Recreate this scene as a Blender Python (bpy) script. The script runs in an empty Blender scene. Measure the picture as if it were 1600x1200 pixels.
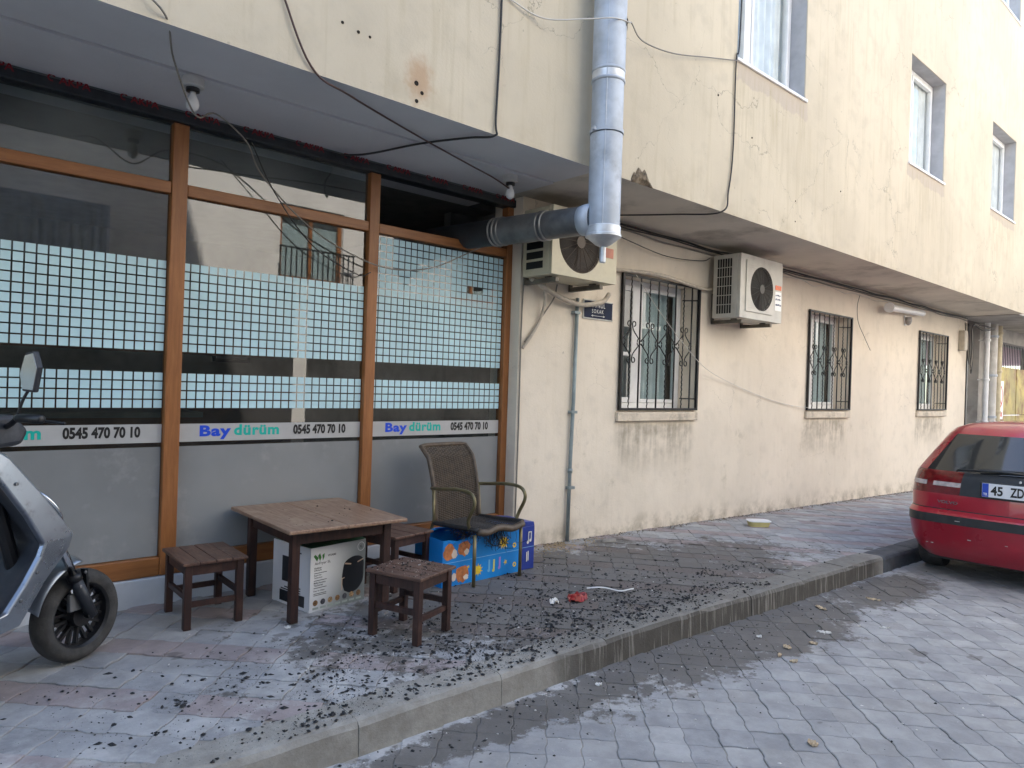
import bpy, bmesh, math, random
from mathutils import Vector, Matrix
random.seed(7)
S = bpy.context.scene
COL = S.collection
R = math.radians
# ------------------------------------------------------------------ camera
FPX = 1115.0
TH = math.atan(1245 / FPX)
ROLL = math.atan(.033)
CAM = Vector((0, -4.37, 1.35))
FW = Vector((math.cos(TH), math.sin(TH), 0)); RT = Vector((math.sin(TH), -math.cos(TH), 0)); UP = Vector((0, 0, 1))
cr, sr = math.cos(ROLL), math.sin(ROLL)
cx_, cy_ = RT * cr + UP * sr, UP * cr - RT * sr
cd = bpy.data.cameras.new('camera'); co = bpy.data.objects.new('camera', cd); COL.objects.link(co)
m = Matrix((cx_, cy_, -FW)).transposed().to_4x4(); m.translation = CAM
co.matrix_world = m
cd.sensor_width = 36; cd.lens = FPX / 1600 * 36; cd.clip_start = .05; cd.clip_end = 500
S.camera = co
# ------------------------------------------------------------------ light
SUN_EL, SUN_AZ = R(50), R(20)          # the sun stands behind the building, a little to the left
ldir = Vector((math.sin(SUN_AZ) * math.cos(SUN_EL), -math.cos(SUN_AZ) * math.cos(SUN_EL), -math.sin(SUN_EL)))
W = bpy.data.worlds.new('World'); S.world = W; W.use_nodes = True
nt = W.node_tree; bg = nt.nodes['Background']
sky = nt.nodes.new('ShaderNodeTexSky'); sky.sky_type = 'NISHITA'; sky.sun_disc = False
sky.sun_elevation = SUN_EL; sky.sun_rotation = math.atan2(-ldir.x, -ldir.y)
nt.links.new(sky.outputs[0], bg.inputs[0]); bg.inputs[1].default_value = .15
sd = bpy.data.lights.new('sun', 'SUN'); sd.energy = 5; sd.angle = R(.5); sd.color = (1, .95, .88)
so = bpy.data.objects.new('sun', sd); COL.objects.link(so)
so.rotation_euler = ldir.to_track_quat('-Z', 'Y').to_euler(); so.location = (-6, 20, 30)
S.view_settings.view_transform = 'Standard'; S.view_settings.look = 'None'
S.view_settings.gamma = 1; S.view_settings.use_curve_mapping = False
S.view_settings.exposure = 2.1
S.render.engine = 'CYCLES'
S.cycles.max_bounces = 10; S.cycles.diffuse_bounces = 5; S.cycles.transparent_max_bounces = 16

# ------------------------------------------------------------------ tags and mesh helpers
def tag(o, label=None, cat=None, group=None, kind=None):
    if label: o['label'] = label
    if cat: o['category'] = cat
    if group: o['group'] = group
    if kind: o['kind'] = kind
    return o
def thing(name, loc, label, cat, group=None, rz=0):
    o = bpy.data.objects.new(name, None); COL.objects.link(o); o.location = loc; o.rotation_euler = (0, 0, rz)
    o.empty_display_size = .1
    return tag(o, label, cat, group)
def world_of(p):
    B = Matrix.LocRotScale(p.location, p.rotation_euler, p.scale)
    return world_of(p.parent) @ p.matrix_parent_inverse @ B if p.parent else B
def link_mesh(name, me, mat=None, parent=None, local=False):
    o = bpy.data.objects.new(name, me); COL.objects.link(o)
    if mat is not None and not me.materials:
        for mm in (mat if isinstance(mat, (list, tuple)) else [mat]): me.materials.append(mm)
    if parent is not None:
        o.parent = parent
        if not local:
            o.matrix_parent_inverse = world_of(parent).inverted()
    return o
class MB:
    def __init__(s): s.v = []; s.f = []; s.mi = []
    def add(s, vs, fs, mi=0):
        n = len(s.v); s.v += [tuple(p) for p in vs]
        for q in fs: s.f.append(tuple(i + n for i in q)); s.mi.append(mi)
        return s
    def box(s, x0, x1, y0, y1, z0, z1, mi=0, M=None):
        vs = [Vector((x, y, z)) for z in (z0, z1) for y in (y0, y1) for x in (x0, x1)]
        if M is not None: vs = [M @ p for p in vs]
        return s.add(vs, [(0, 2, 3, 1), (4, 5, 7, 6), (0, 1, 5, 4), (2, 6, 7, 3), (0, 4, 6, 2), (1, 3, 7, 5)], mi)
    def bar(s, a, b, w, h, mi=0, up=(0, 0, 1)):
        a, b = Vector(a), Vector(b); d = (b - a); L = d.length; d.normalize()
        u = Vector(up)
        if abs(u.dot(d)) > .95: u = Vector((0, 1, 0))
        sx = d.cross(u).normalized(); uu = sx.cross(d)
        M = Matrix((sx, d, uu)).transposed().to_4x4(); M.translation = a
        return s.box(-w / 2, w / 2, 0, L, -h / 2, h / 2, mi, M)
    def tube(s, pts, r, n=8, mi=0, cap=True):
        pts = [Vector(p) for p in pts]; k = len(pts); rr = r if isinstance(r, (list, tuple)) else [r] * k
        prev = None; vs = []
        for i in range(k):
            t = (pts[min(i + 1, k - 1)] - pts[max(i - 1, 0)])
            if t.length < 1e-9: t = Vector((0, 0, 1))
            t.normalize()
            if prev is None:
                a = Vector((0, 0, 1)) if abs(t.z) < .9 else Vector((1, 0, 0))
                u = t.cross(a).normalized()
            else:
                u = (prev - t * prev.dot(t)).normalized()
            prev = u; w = t.cross(u)
            for j in range(n):
                a = 2 * math.pi * j / n
                vs.append(pts[i] + (u * math.cos(a) + w * math.sin(a)) * rr[i])
        fs = [(i * n + j, i * n + (j + 1) % n, (i + 1) * n + (j + 1) % n, (i + 1) * n + j) for i in range(k - 1) for j in range(n)]
        if cap: fs += [tuple(reversed(range(n))), tuple(range((k - 1) * n, k * n))]
        return s.add(vs, fs, mi)
    def lathe(s, prof, M=None, n=24, mi=0):
        """prof = (radius, height) along local z"""
        vs = []
        for r_, h in prof:
            for j in range(n):
                a = 2 * math.pi * j / n; p = Vector((r_ * math.cos(a), r_ * math.sin(a), h))
                vs.append(M @ p if M is not None else p)
        k = len(prof)
        fs = [(i * n + j, i * n + (j + 1) % n, (i + 1) * n + (j + 1) % n, (i + 1) * n + j) for i in range(k - 1) for j in range(n)]
        fs += [tuple(reversed(range(n))), tuple(range((k - 1) * n, k * n))]
        return s.add(vs, fs, mi)
    def prism(s, poly, h0, h1, M=None, mi=0):
        """poly in local xy, extruded along local z"""
        n = len(poly); vs = [Vector((x, y, h)) for h in (h0, h1) for x, y in poly]
        if M is not None: vs = [M @ p for p in vs]
        fs = [tuple(reversed(range(n))), tuple(range(n, 2 * n))] + [(i, (i + 1) % n, n + (i + 1) % n, n + i) for i in range(n)]
        return s.add(vs, fs, mi)
    def grid(s, fn, nu, nv, mi=0):
        vs = [fn(i / nu, j / nv) for j in range(nv + 1) for i in range(nu + 1)]
        return s.add(vs, [(j * (nu + 1) + i, j * (nu + 1) + i + 1, (j + 1) * (nu + 1) + i + 1, (j + 1) * (nu + 1) + i) for j in range(nv) for i in range(nu)], mi)
    def mesh(s, name, smooth=False, fix=True):
        me = bpy.data.meshes.new(name); me.from_pydata(s.v, [], s.f)
        if any(s.mi): me.polygons.foreach_set('material_index', s.mi)
        if fix:
            bm = bmesh.new(); bm.from_mesh(me); bmesh.ops.recalc_face_normals(bm, faces=bm.faces); bm.to_mesh(me); bm.free()
        if smooth:
            me.polygons.foreach_set('use_smooth', [True] * len(me.polygons))
        me.update()
        return me
    def build(s, name, mat, parent=None, smooth=False, bevel=0, local=False, fix=True, auto=None):
        me = s.mesh(name, smooth, fix)
        o = link_mesh(name, me, mat, parent, local)
        if bevel:
            b = o.modifiers.new('bevel', 'BEVEL'); b.width = bevel; b.segments = 2; b.limit_method = 'ANGLE'; b.angle_limit = R(40)
        if auto:
            bm = bmesh.new(); bm.from_mesh(me)
            for e in bm.edges:
                if len(e.link_faces) == 2 and e.calc_face_angle(0) > R(auto): e.smooth = False
            bm.to_mesh(me); bm.free()
        return o
def copy_tree(o, parent=None):
    c = o.copy(); COL.objects.link(c); c.parent = parent
    for ch in [x for x in bpy.data.objects if x.parent == o]: copy_tree(ch, c)
    return c
def spline(pts, n=8):
    """Catmull-Rom through pts"""
    P = [Vector(p) for p in pts]; P = [P[0] * 2 - P[1]] + P + [P[-1] * 2 - P[-2]]; out = []
    for i in range(1, len(P) - 2):
        for k in range(n):
            t = k / n; a, b, c, d = P[i - 1:i + 3]
            out.append(.5 * ((2 * b) + (c - a) * t + (2 * a - 5 * b + 4 * c - d) * t * t + (3 * b - a - 3 * c + d) * t ** 3))
    return out + [P[-2]]
def text_into(mb, txt, origin, udir, vdir, height, width=None, bold=0, mi=0, shear=0, lift=None, spacing=1.0, align='LEFT'):
    """flat lettering laid on a surface: origin is the lower left corner"""
    c = bpy.data.curves.new('t', 'FONT'); c.body = txt; c.size = 1; c.offset = bold; c.shear = shear; c.space_character = spacing
    c.resolution_u = 3; c.fill_mode = 'FRONT'
    o = bpy.data.objects.new('t', c); COL.objects.link(o)
    dg = bpy.context.evaluated_depsgraph_get(); me = bpy.data.meshes.new_from_object(o.evaluated_get(dg))
    xs = [v.co.x for v in me.vertices]; ys = [v.co.y for v in me.vertices]
    x0, x1, y0, y1 = min(xs), max(xs), min(ys), max(ys)
    sy = height / (y1 - y0); sx = (width / (x1 - x0)) if width else sy
    O, U_, V_ = Vector(origin), Vector(udir).normalized(), Vector(vdir).normalized()
    mb.add([O + U_ * ((v.co.x - x0) * sx) + V_ * ((v.co.y - y0) * sy) for v in me.vertices], [tuple(p.vertices) for p in me.polygons], mi)
    bpy.data.objects.remove(o); bpy.data.meshes.remove(me); bpy.data.curves.remove(c)
    return (x1 - x0) * sx

# ------------------------------------------------------------------ materials
class NT:
    def __init__(s, mat): s.t = mat.node_tree; s.n = s.t.nodes; s.bsdf = s.n['Principled BSDF']
    def new(s, typ, props=None, **inp):
        nd = s.n.new('ShaderNode' + typ)
        for k, v in (props or {}).items(): setattr(nd, k, v)
        for k, v in inp.items(): s.set(nd, k, v)
        return nd
    def set(s, nd, k, v):
        sock = nd.inputs[int(k[1:])] if (k[0] == 'i' and k[1:].isdigit()) else nd.inputs[k.replace('_', ' ')]
        if hasattr(v, 'is_output'): s.t.links.new(v, sock)
        elif hasattr(v, 'outputs'): s.t.links.new(v.outputs[0], sock)
        else: sock.default_value = v
    def math(s, op, a, b=0., c=0., clamp=False):
        nd = s.n.new('ShaderNodeMath'); nd.operation = op; nd.use_clamp = clamp
        s.set(nd, 'i0', a); s.set(nd, 'i1', b); s.set(nd, 'i2', c); return nd.outputs[0]
    def pos(s): return s.new('NewGeometry').outputs['Position']
    def obj(s): return s.new('TexCoord').outputs['Object']
    def xyz(s, v): nd = s.new('SeparateXYZ', i0=v); return nd.outputs
    def noise(s, vec, scale, detail=4, rough=.55, dist=0, col=False):
        nd = s.new('TexNoise', Vector=vec, Scale=scale, Detail=detail, Roughness=rough, Distortion=dist); return nd.outputs['Color' if col else 'Fac']
    def scale(s, vec, sc): return s.new('Mapping', Vector=vec, Scale=sc).outputs[0]
    def ramp(s, fac, a, b): # smooth 0..1 from a to b
        return s.new('MapRange', dict(interpolation_type='SMOOTHSTEP'), Value=fac, From_Min=a, From_Max=b).outputs[0]
    def mix(s, fac, a, b, blend='MIX'):
        nd = s.n.new('ShaderNodeMix'); nd.data_type = 'RGBA'; nd.blend_type = blend
        s.set(nd, 'i0', fac); s.set(nd, 'i6', a if not isinstance(a, tuple) else (*a[:3], 1)); s.set(nd, 'i7', b if not isinstance(b, tuple) else (*b[:3], 1))
        return nd.outputs[2]
    def bump(s, h, strength=.3, dist=.01):
        nd = s.new('Bump', Height=h, Strength=strength, Distance=dist); s.set(s.bsdf, 'Normal', nd.outputs[0]); return nd
    def band(s, val, a, b, soft): # 1 inside a..b
        return s.math('MULTIPLY', s.ramp(val, a - soft, a + soft), s.ramp(val, b + soft, b - soft))
MATS = {}
def mat(name, col, rough=.6, metal=0, var=.15, nscale=8, bump=.0, bscale=40, spec=.5, coords='obj', grime=None, coat=0):
    if name in MATS: return MATS[name]
    mm = bpy.data.materials.new(name); mm.use_nodes = True; MATS[name] = mm; t = NT(mm)
    b = t.bsdf; b.inputs['Roughness'].default_value = rough; b.inputs['Metallic'].default_value = metal
    b.inputs['Specular IOR Level'].default_value = spec
    if coat: b.inputs['Coat Weight'].default_value = coat; b.inputs['Coat Roughness'].default_value = .05
    v = t.pos() if coords == 'pos' else t.obj()
    if var:
        f = t.noise(v, nscale, 5)
        f2 = t.ramp(f, .3, .7)
        dark = tuple(c * (1 - var) for c in col); lite = tuple(min(1, c * (1 + var)) for c in col)
        c = t.mix(f2, dark, lite)
        if grime:
            g = t.ramp(t.noise(v, grime[1], 6, .65), grime[2], grime[2] + .18)
            c = t.mix(t.math('MULTIPLY', g, grime[3] if len(grime) > 3 else .7), c, grime[0])
        t.set(b, 'Base Color', c)
        t.set(b, 'Roughness', t.math('ADD', t.math('MULTIPLY', t.math('SUBTRACT', f, .5), .25), rough, clamp=True))
    else: b.inputs['Base Color'].default_value = (*col, 1)
    if bump: t.bump(t.noise(v, bscale, 5, .6), bump, .01)
    return mm
def glass_mat(name, tint=(.80, .86, .86), ior=1.5, dust=0):
    mm = bpy.data.materials.new(name); mm.use_nodes = True; t = NT(mm); n = t.n
    out = n['Material Output']; n.remove(t.bsdf)
    tr = n.new('ShaderNodeBsdfTransparent'); tr.inputs[0].default_value = (*tint, 1)
    gl = n.new('ShaderNodeBsdfGlossy'); gl.inputs['Roughness'].default_value = .008; gl.inputs[0].default_value = (1, 1, 1, 1)
    fr = n.new('ShaderNodeFresnel'); fr.inputs[0].default_value = ior
    ge = n.new('ShaderNodeNewGeometry'); inv = t.math('MULTIPLY', fr.outputs[0], t.math('SUBTRACT', 1, ge.outputs['Backfacing']))
    mx = n.new('ShaderNodeMixShader'); t.t.links.new(inv, mx.inputs[0]); t.t.links.new(tr.outputs[0], mx.inputs[1]); t.t.links.new(gl.outputs[0], mx.inputs[2])
    last = mx.outputs[0]
    if dust:  # mixes a patchy pale diffuse layer over the pane
        di = n.new('ShaderNodeBsdfDiffuse'); di.inputs[0].default_value = (.52, .53, .50, 1); m2 = n.new('ShaderNodeMixShader')
        t.set(m2, 'i0', t.math('MULTIPLY', t.ramp(t.noise(t.pos(), 1.6, 5, .6), .2, .8), dust)); t.t.links.new(last, m2.inputs[1]); t.t.links.new(di.outputs[0], m2.inputs[2]); last = m2.outputs[0]
    t.t.links.new(last, out.inputs[0]); MATS[name] = mm
    return mm
# ------------------------------------------------------------------ surface materials
def wall_mat(name, base, lower=False):
    mm = bpy.data.materials.new(name); mm.use_nodes = True; t = NT(mm); p = t.pos(); x, y, z = t.xyz(p)
    big = t.noise(p, .7, 4); mid = t.noise(p, 5, 5); fine = t.noise(p, 60, 6, .65)
    c = t.mix(t.ramp(big, .35, .65), tuple(v * .93 for v in base), tuple(min(1, v * 1.05) for v in base))
    c = t.mix(t.math('MULTIPLY', t.ramp(mid, .48, .72), .42), c, tuple(v * .8 for v in base))
    # thin vertical rain streaks
    st = t.noise(t.scale(p, (9, 9, .5)), 2.2, 4, .6)
    c = t.mix(t.math('MULTIPLY', t.ramp(st, .50, .72), .13 if lower else .30), c, (base[0] * .74, base[1] * .71, base[2] * .60))
    # hairline cracks
    warp = t.new('VectorMath', dict(operation='MULTIPLY_ADD'), i0=t.noise(p, 2.2, 5, .6, col=True), i1=(.7, .7, .7), i2=p).outputs[0]
    vo = t.new('TexVoronoi', dict(feature='DISTANCE_TO_EDGE'), Vector=t.scale(warp, (1, .2, 1)), Scale=.95).outputs['Distance']
    crack = t.math('MULTIPLY', t.ramp(vo, .0042, .0008), t.ramp(t.noise(p, .9, 3), .47, .58))
    c = t.mix(t.math('MULTIPLY', crack, .5 if not lower else .3), c, tuple(v * .38 for v in base))
    pits = t.ramp(t.noise(p, 21, 2, .5), .735, .77)
    c = t.mix(t.math('MULTIPLY', pits, .45), c, tuple(v * .45 for v in base))
    h = t.math('SUBTRACT', t.math('MULTIPLY', fine, .6), t.math('MULTIPLY', crack, 1.2))
    if lower:
        # soot washed down below each window sill
        for x0, x1 in ((5.27, 6.5), (9.0, 10.25), (12.96, 14.25)):
            mk = t.math('MULTIPLY', t.band(x, x0, x1, .07), t.math('MULTIPLY', t.ramp(z, 1.06, .98), t.ramp(z, .42, .92)))
            stn = t.ramp(t.math('ADD', t.math('MULTIPLY', t.noise(t.scale(p, (11, 1, .9)), 1.6, 4, .6), .4), t.math('MULTIPLY', t.noise(p, 4.5, 5, .65), .6)), .36, .64)
            c = t.mix(t.math('MULTIPLY', t.math('MULTIPLY', mk, stn), .85), c, (.30, .26, .20))
        # damp and dirt along the foot of the wall
        gz = t.math('ADD', z, t.math('MULTIPLY', t.math('SUBTRACT', x, 3.5), .022))
        ft = t.math('MULTIPLY', t.ramp(gz, .26, .0), t.ramp(t.noise(p, 4, 6, .7), .4, .68))
        c = t.mix(t.math('MULTIPLY', ft, .75), c, (.30, .25, .18))
        blot = t.math('MULTIPLY', t.ramp(t.noise(p, 2.6, 6, .7), .56, .72), t.band(z, .25, .95, .2))
        c = t.mix(t.math('MULTIPLY', blot, .5), c, (.36, .31, .23))
        h = t.math('ADD', h, t.math('MULTIPLY', t.noise(p, 9, 4), 1.4))
    else:
        # cement repairs under the first-floor sills, drips below them
        for x0, x1, zt, hh in ((5.6, 6.95, 4.27, .17), (9.6, 11.0, 4.3, .16), (13.1, 14.5, 4.37, .12)):
            w = t.math('MULTIPLY', t.math('SUBTRACT', t.noise(p, 5, 5, .6), .5), .22)
            mk = t.math('MULTIPLY', t.band(t.math('ADD', x, w), x0, x1, .015), t.band(t.math('ADD', z, w), zt - hh, zt + .05, .012))
            c = t.mix(t.math('MULTIPLY', mk, .75), c, (.50, .43, .36))
            drip = t.math('MULTIPLY', t.band(x, x0, x1, .1), t.math('MULTIPLY', t.ramp(z, zt, zt - .1), t.ramp(z, zt - 1.25, zt - .2)))
            c = t.mix(t.math('MULTIPLY', t.math('MULTIPLY', drip, t.ramp(t.noise(t.scale(p, (9, 1, .7)), 2, 5, .6), .4, .7)), .42), c, (.40, .33, .20))
        # rust round the old bolt holes
        d = t.new('VectorMath', dict(operation='DISTANCE'), i0=t.scale(p, (1, 1, .7)), i1=(2.285, -.94, 2.15)).outputs['Value']
        rr = t.math('ADD', d, t.math('MULTIPLY', t.math('SUBTRACT', t.noise(p, 18, 4), .5), .12))
        c = t.mix(t.math('MULTIPLY', t.ramp(rr, .13, .03), .55), c, (.42, .22, .10))
        # dirt along the drip edge
        c = t.mix(t.math('MULTIPLY', t.math('MULTIPLY', t.ramp(z, 3.25, 2.9), t.ramp(t.noise(p, 3, 5, .65), .45, .7)), .35), c, (.45, .37, .24))
    t.set(t.bsdf, 'Base Color', c); t.bsdf.inputs['Roughness'].default_value = .92; t.bsdf.inputs['Specular IOR Level'].default_value = .2
    t.bump(h, .32, .008); MATS[name] = mm
    return mm
M_UP = wall_mat('upper_render', (.635, .56, .43))
M_LOW = wall_mat('lower_render', (.76, .68, .565), True)

def stain_nodes(t, p, c, dustc=(.54, .53, .51)):
    """wet soot spill, its splashes and pale ash dust, all at their own place on the ground"""
    x, y, z = t.xyz(p)
    w1 = t.math('MULTIPLY', t.math('SUBTRACT', t.noise(p, 2.4, 6, .7), .5), 1.9)
    w2 = t.math('MULTIPLY', t.math('SUBTRACT', t.noise(p, 13, 6, .75), .5), 2.0)
    w = t.math('ADD', w1, w2)
    def ell(cx, cy, rx, ry):
        dx = t.math('DIVIDE', t.math('SUBTRACT', x, cx), rx); dy = t.math('DIVIDE', t.math('SUBTRACT', y, cy), ry)
        d = t.math('SQRT', t.math('ADD', t.math('MULTIPLY', dx, dx), t.math('MULTIPLY', dy, dy)))
        return t.ramp(t.math('ADD', d, w), 1.10, .84)
    s1 = ell(3.95, -1.08, 2.25, .98)      # on the pavement round the chair
    s2 = ell(4.25, -2.0, 1.7, .42)        # run-off in the road below the kerb
    s3 = ell(6.1, -2.1, .9, .32)
    s4 = ell(2.35, -2.02, 1.3, .14)
    wet = t.math('MAXIMUM', t.math('MAXIMUM', s1, s2), t.math('MAXIMUM', s3, s4))
    spots = t.math('MULTIPLY', t.ramp(t.noise(t.scale(p, (1, 1.4, 1)), 3.4, 3, .5), .685, .72), .7)
    wet = t.math('MAXIMUM', wet, spots)
    dust = t.math('MULTIPLY', t.ramp(t.noise(p, 3.5, 6, .7), .44, .66), t.math('MULTIPLY', t.band(y, -2.15, -1.05, .3), t.band(x, -.2, 3.0, .5)))
    c = t.mix(t.math('MULTIPLY', dust, .75), c, dustc)
    c = t.mix(t.math('MULTIPLY', wet, .74), c, (.075, .064, .051))
    return c, wet
def ground_mat(name, base, bumpy=.4, joint=False):
    mm = bpy.data.materials.new(name); mm.use_nodes = True; t = NT(mm); p = t.pos()
    f = t.noise(p, 6, 6, .65); g = t.noise(p, 90, 4, .7); big = t.noise(p, 1.1, 4)
    c = t.mix(t.ramp(f, .3, .7), tuple(v * .82 for v in base), tuple(v * 1.16 for v in base))
    c = t.mix(t.math('MULTIPLY', t.ramp(big, .42, .68), .35), c, tuple(v * .72 for v in base))
    c = t.mix(t.math('MULTIPLY', t.ramp(g, .58, .8), .35), c, tuple(min(1, v * 1.7) for v in base))
    c = t.mix(t.math('MULTIPLY', t.ramp(g, .42, .2), .4), c, tuple(v * .55 for v in base))
    if not isinstance(joint, tuple): c, wet = stain_nodes(t, p, c)
    t.set(t.bsdf, 'Base Color', c)
    t.set(t.bsdf, 'Roughness', t.math('SUBTRACT', .88, t.math('MULTIPLY', wet, .22)))
    t.bsdf.inputs['Specular IOR Level'].default_value = .35
    t.bump(t.math('ADD', g, t.math('MULTIPLY', f, .8)), bumpy, .004); MATS[name] = mm
    return mm
def kerb_mat():
    mm = bpy.data.materials.new('kerb_concrete'); mm.use_nodes = True; t = NT(mm); p = t.pos(); x, y, z = t.xyz(p)
    f = t.noise(p, 9, 6, .7); g = t.noise(p, 80, 4, .7)
    c = t.mix(t.ramp(f, .3, .7), (.25, .235, .205), (.36, .345, .31))
    c = t.mix(t.math('MULTIPLY', t.ramp(g, .55, .8), .3), c, (.48, .47, .45))
    nz = t.xyz(t.new('NewGeometry').outputs['Normal'])[2]; face = t.ramp(nz, .75, .3)
    damp = t.math('MULTIPLY', t.ramp(t.math('ADD', x, t.math('MULTIPLY', t.noise(p, 2, 4), .9)), 2.9, 3.5), t.ramp(x, 6.9, 6.5))
    # run-off streaks on the street face where the spill went over the edge
    c = t.mix(t.math('MULTIPLY', damp, t.math('ADD', .45, t.math('MULTIPLY', face, .42))), c, (.05, .044, .036))
    st = t.ramp(t.noise(t.scale(p, (16, 1, .8)), 2.6, 5, .7), .52, .64)
    c = t.mix(t.math('MULTIPLY', t.math('MULTIPLY', st, face), t.math('MULTIPLY', damp, .6)), c, (.33, .31, .28))
    t.set(t.bsdf, 'Base Color', c); t.bsdf.inputs['Roughness'].default_value = .9
    t.bump(t.math('ADD', g, f), .6, .005); MATS['kerb_concrete'] = mm
    return mm
PG = [ground_mat('paver_grey_%s' % k, c) for k, c in zip('abcd', ((.355, .354, .352), (.315, .315, .317), (.385, .382, .376), (.345, .339, .33)))]
PR = [ground_mat('paver_red_%s' % k, c) for k, c in zip('ab', ((.335, .285, .275), (.32, .275, .268)))]
M_JOINT = ground_mat('joint_sand', (.30, .275, .24), .6)
M_KERB = kerb_mat()
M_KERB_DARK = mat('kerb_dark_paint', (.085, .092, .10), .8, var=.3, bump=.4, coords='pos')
M_ROADFAR = ground_mat('far_paving', (.26, .262, .27))

def wood_mat(name, col, dark, rough=.5, sc=(1, 14, 14), worn=None):
    mm = bpy.data.materials.new(name); mm.use_nodes = True; t = NT(mm); v = t.obj()
    g = t.noise(t.scale(v, sc), 5, 6, .65, .6); b = t.noise(v, 2.2, 4)
    c = t.mix(t.ramp(g, .3, .72), dark, col); c = t.mix(t.math('MULTIPLY', t.ramp(b, .45, .7), .35), c, dark)
    if worn:
        wn = t.ramp(t.noise(v, 7, 6, .7), .5, .68); c = t.mix(t.math('MULTIPLY', wn, .6), c, worn)
    t.set(t.bsdf, 'Base Color', c); t.bsdf.inputs['Roughness'].default_value = rough
    t.bump(g, .2, .004); MATS[name] = mm
    return mm
M_FRAME = wood_mat('brown_wood_foil', (.36, .145, .045), (.25, .092, .027), .42, (10, 10, .8))
M_FRAMEH = wood_mat('brown_wood_foil_rail', (.36, .145, .045), (.25, .092, .027), .42, (.8, 10, 10))
M_DARKWOOD = wood_mat('dark_stained_wood', (.058, .023, .016), (.022, .010, .008), .5, (8, 8, 1), (.085, .042, .03))
M_TOPWOOD = wood_mat('worn_table_top', (.36, .235, .155), (.20, .11, .07), .42, (12, 1.2, 12), (.42, .31, .22))
M_STOOLTOP = wood_mat('worn_stool_top', (.165, .088, .058), (.07, .034, .024), .5, (12, 1.2, 12), (.25, .16, .115))
M_GLASS = glass_mat('shop_glass', (.72, .78, .78), 1.85, .035)
M_TOPGLASS = glass_mat('pale_top_glass', (.72, .78, .78), 1.85, .20)  # top panes get more of the pale diffuse layer
M_UGLASS = glass_mat('upstairs_glass', (.95, .96, .96), 1.42)
M_WGLASS = glass_mat('window_glass', (.80, .85, .86), 1.65)
M_PVC = mat('white_pvc', (.80, .80, .79), .35, var=.05, coords='pos')
M_FILM = mat('aqua_film', (.50, .71, .77), .45, var=.06, nscale=2.5, coords='pos', spec=.35)
M_FROST = mat('grey_frost_film', (.24, .248, .25), .2, var=.12, nscale=1.1, coords='pos', spec=.6, grime=((.35, .352, .35), 3.5, .56, .6))
M_STRIPE = mat('grey_stripe_film', (.44, .44, .435), .5, var=.05, coords='pos')
M_BLACK = mat('black_paint', (.012, .012, .013), .4, var=.2, coords='pos')
M_TXT = mat('black_print', (.008, .008, .008), .5, var=0)
M_BLUE = mat('blue_print', (.0, .06, .62), .5, var=0)
M_TEAL = mat('turquoise_print', (.0, .44, .36), .5, var=0)
M_SOFFIT = mat('grey_soffit_paint', (.62, .62, .635), .8, var=.06, nscale=1.6, bump=.2, coords='pos', grime=((.36, .36, .36), 1.2, .62, .4))
M_SOFFIT2 = mat('beige_soffit_paint', (.60, .55, .47), .85, var=.1, nscale=1.4, bump=.2, coords='pos', grime=((.24, .21, .17), 1.3, .5, .6))
M_GALV = mat('galvanised_steel', (.46, .50, .55), .6, .35, var=.16, nscale=7, coords='pos', bump=.08, bscale=14, grime=((.22, .23, .25), 4, .55, .5))
M_GALVD = mat('sooty_steel', (.17, .175, .18), .5, .7, var=.25, nscale=7, coords='pos', grime=((.05, .05, .05), 4, .5, .6))
M_CABLE = mat('black_cable', (.018, .017, .017), .5, var=.1, coords='pos')
M_CABLEG = mat('grey_cable', (.22, .20, .17), .55, var=.15, coords='pos')
M_CABLER = mat('brown_cable', (.07, .035, .03), .55, var=.1, coords='pos')
M_CABLEW = mat('white_cable', (.60, .57, .52), .55, var=.1, coords='pos')
M_HOSE = mat('beige_hose_wrap', (.50, .44, .36), .7, var=.15, nscale=20, coords='pos', bump=.3)
M_PIPE = mat('grey_conduit', (.25, .30, .31), .5, .3, var=.15, coords='pos')
M_MARBLE = mat('white_plinth', (.62, .63, .64), .45, var=.1, nscale=4, coords='pos', grime=((.35, .34, .33), 3, .55, .5))

# ------------------------------------------------------------------ ground
def zx(x): return 0. if x < 3.5 else (-(x - 3.5) * .022 if x < 16 else -.275)
def zwalk(x, y): return zx(x) + .015 * min(0, y)
KY0, KY1 = -1.66, -1.85
def zroad(x, y): return zx(x) - .165 - .006 * min(0, max(-3, y + 1.85))
def sheet(name, x0, x1, y0, y1, zf, material, dz=0):
    b = MB(); xs = [x0, -20, -5, 0, 3.5, 6, 8, 10, 12, 14, 16, 25, x1]; xs = sorted(set(v for v in xs if x0 <= v <= x1)); ys = [y0, y1]
    b.add([(x, y, zf(x, y) + dz) for y in ys for x in xs], [(i, i + 1, len(xs) + i + 1, len(xs) + i) for i in range(len(xs) - 1)])
    return tag(b.build(name, material), kind='structure')
sheet('ground', -150, 150, -150, 150, lambda x, y: -.75, M_ROADFAR)
walk = sheet('sidewalk', -14, 40, -1.67, .6, zwalk, M_JOINT, -.0042)
road = sheet('road', -14, 40, -7.2, -1.84, zroad, M_JOINT, -.0034)
farwalk = tag(MB().box(-14, 40, -9.5, -6.2, -.7, -.03).build('opposite_pavement', M_ROADFAR), kind='structure')

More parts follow.
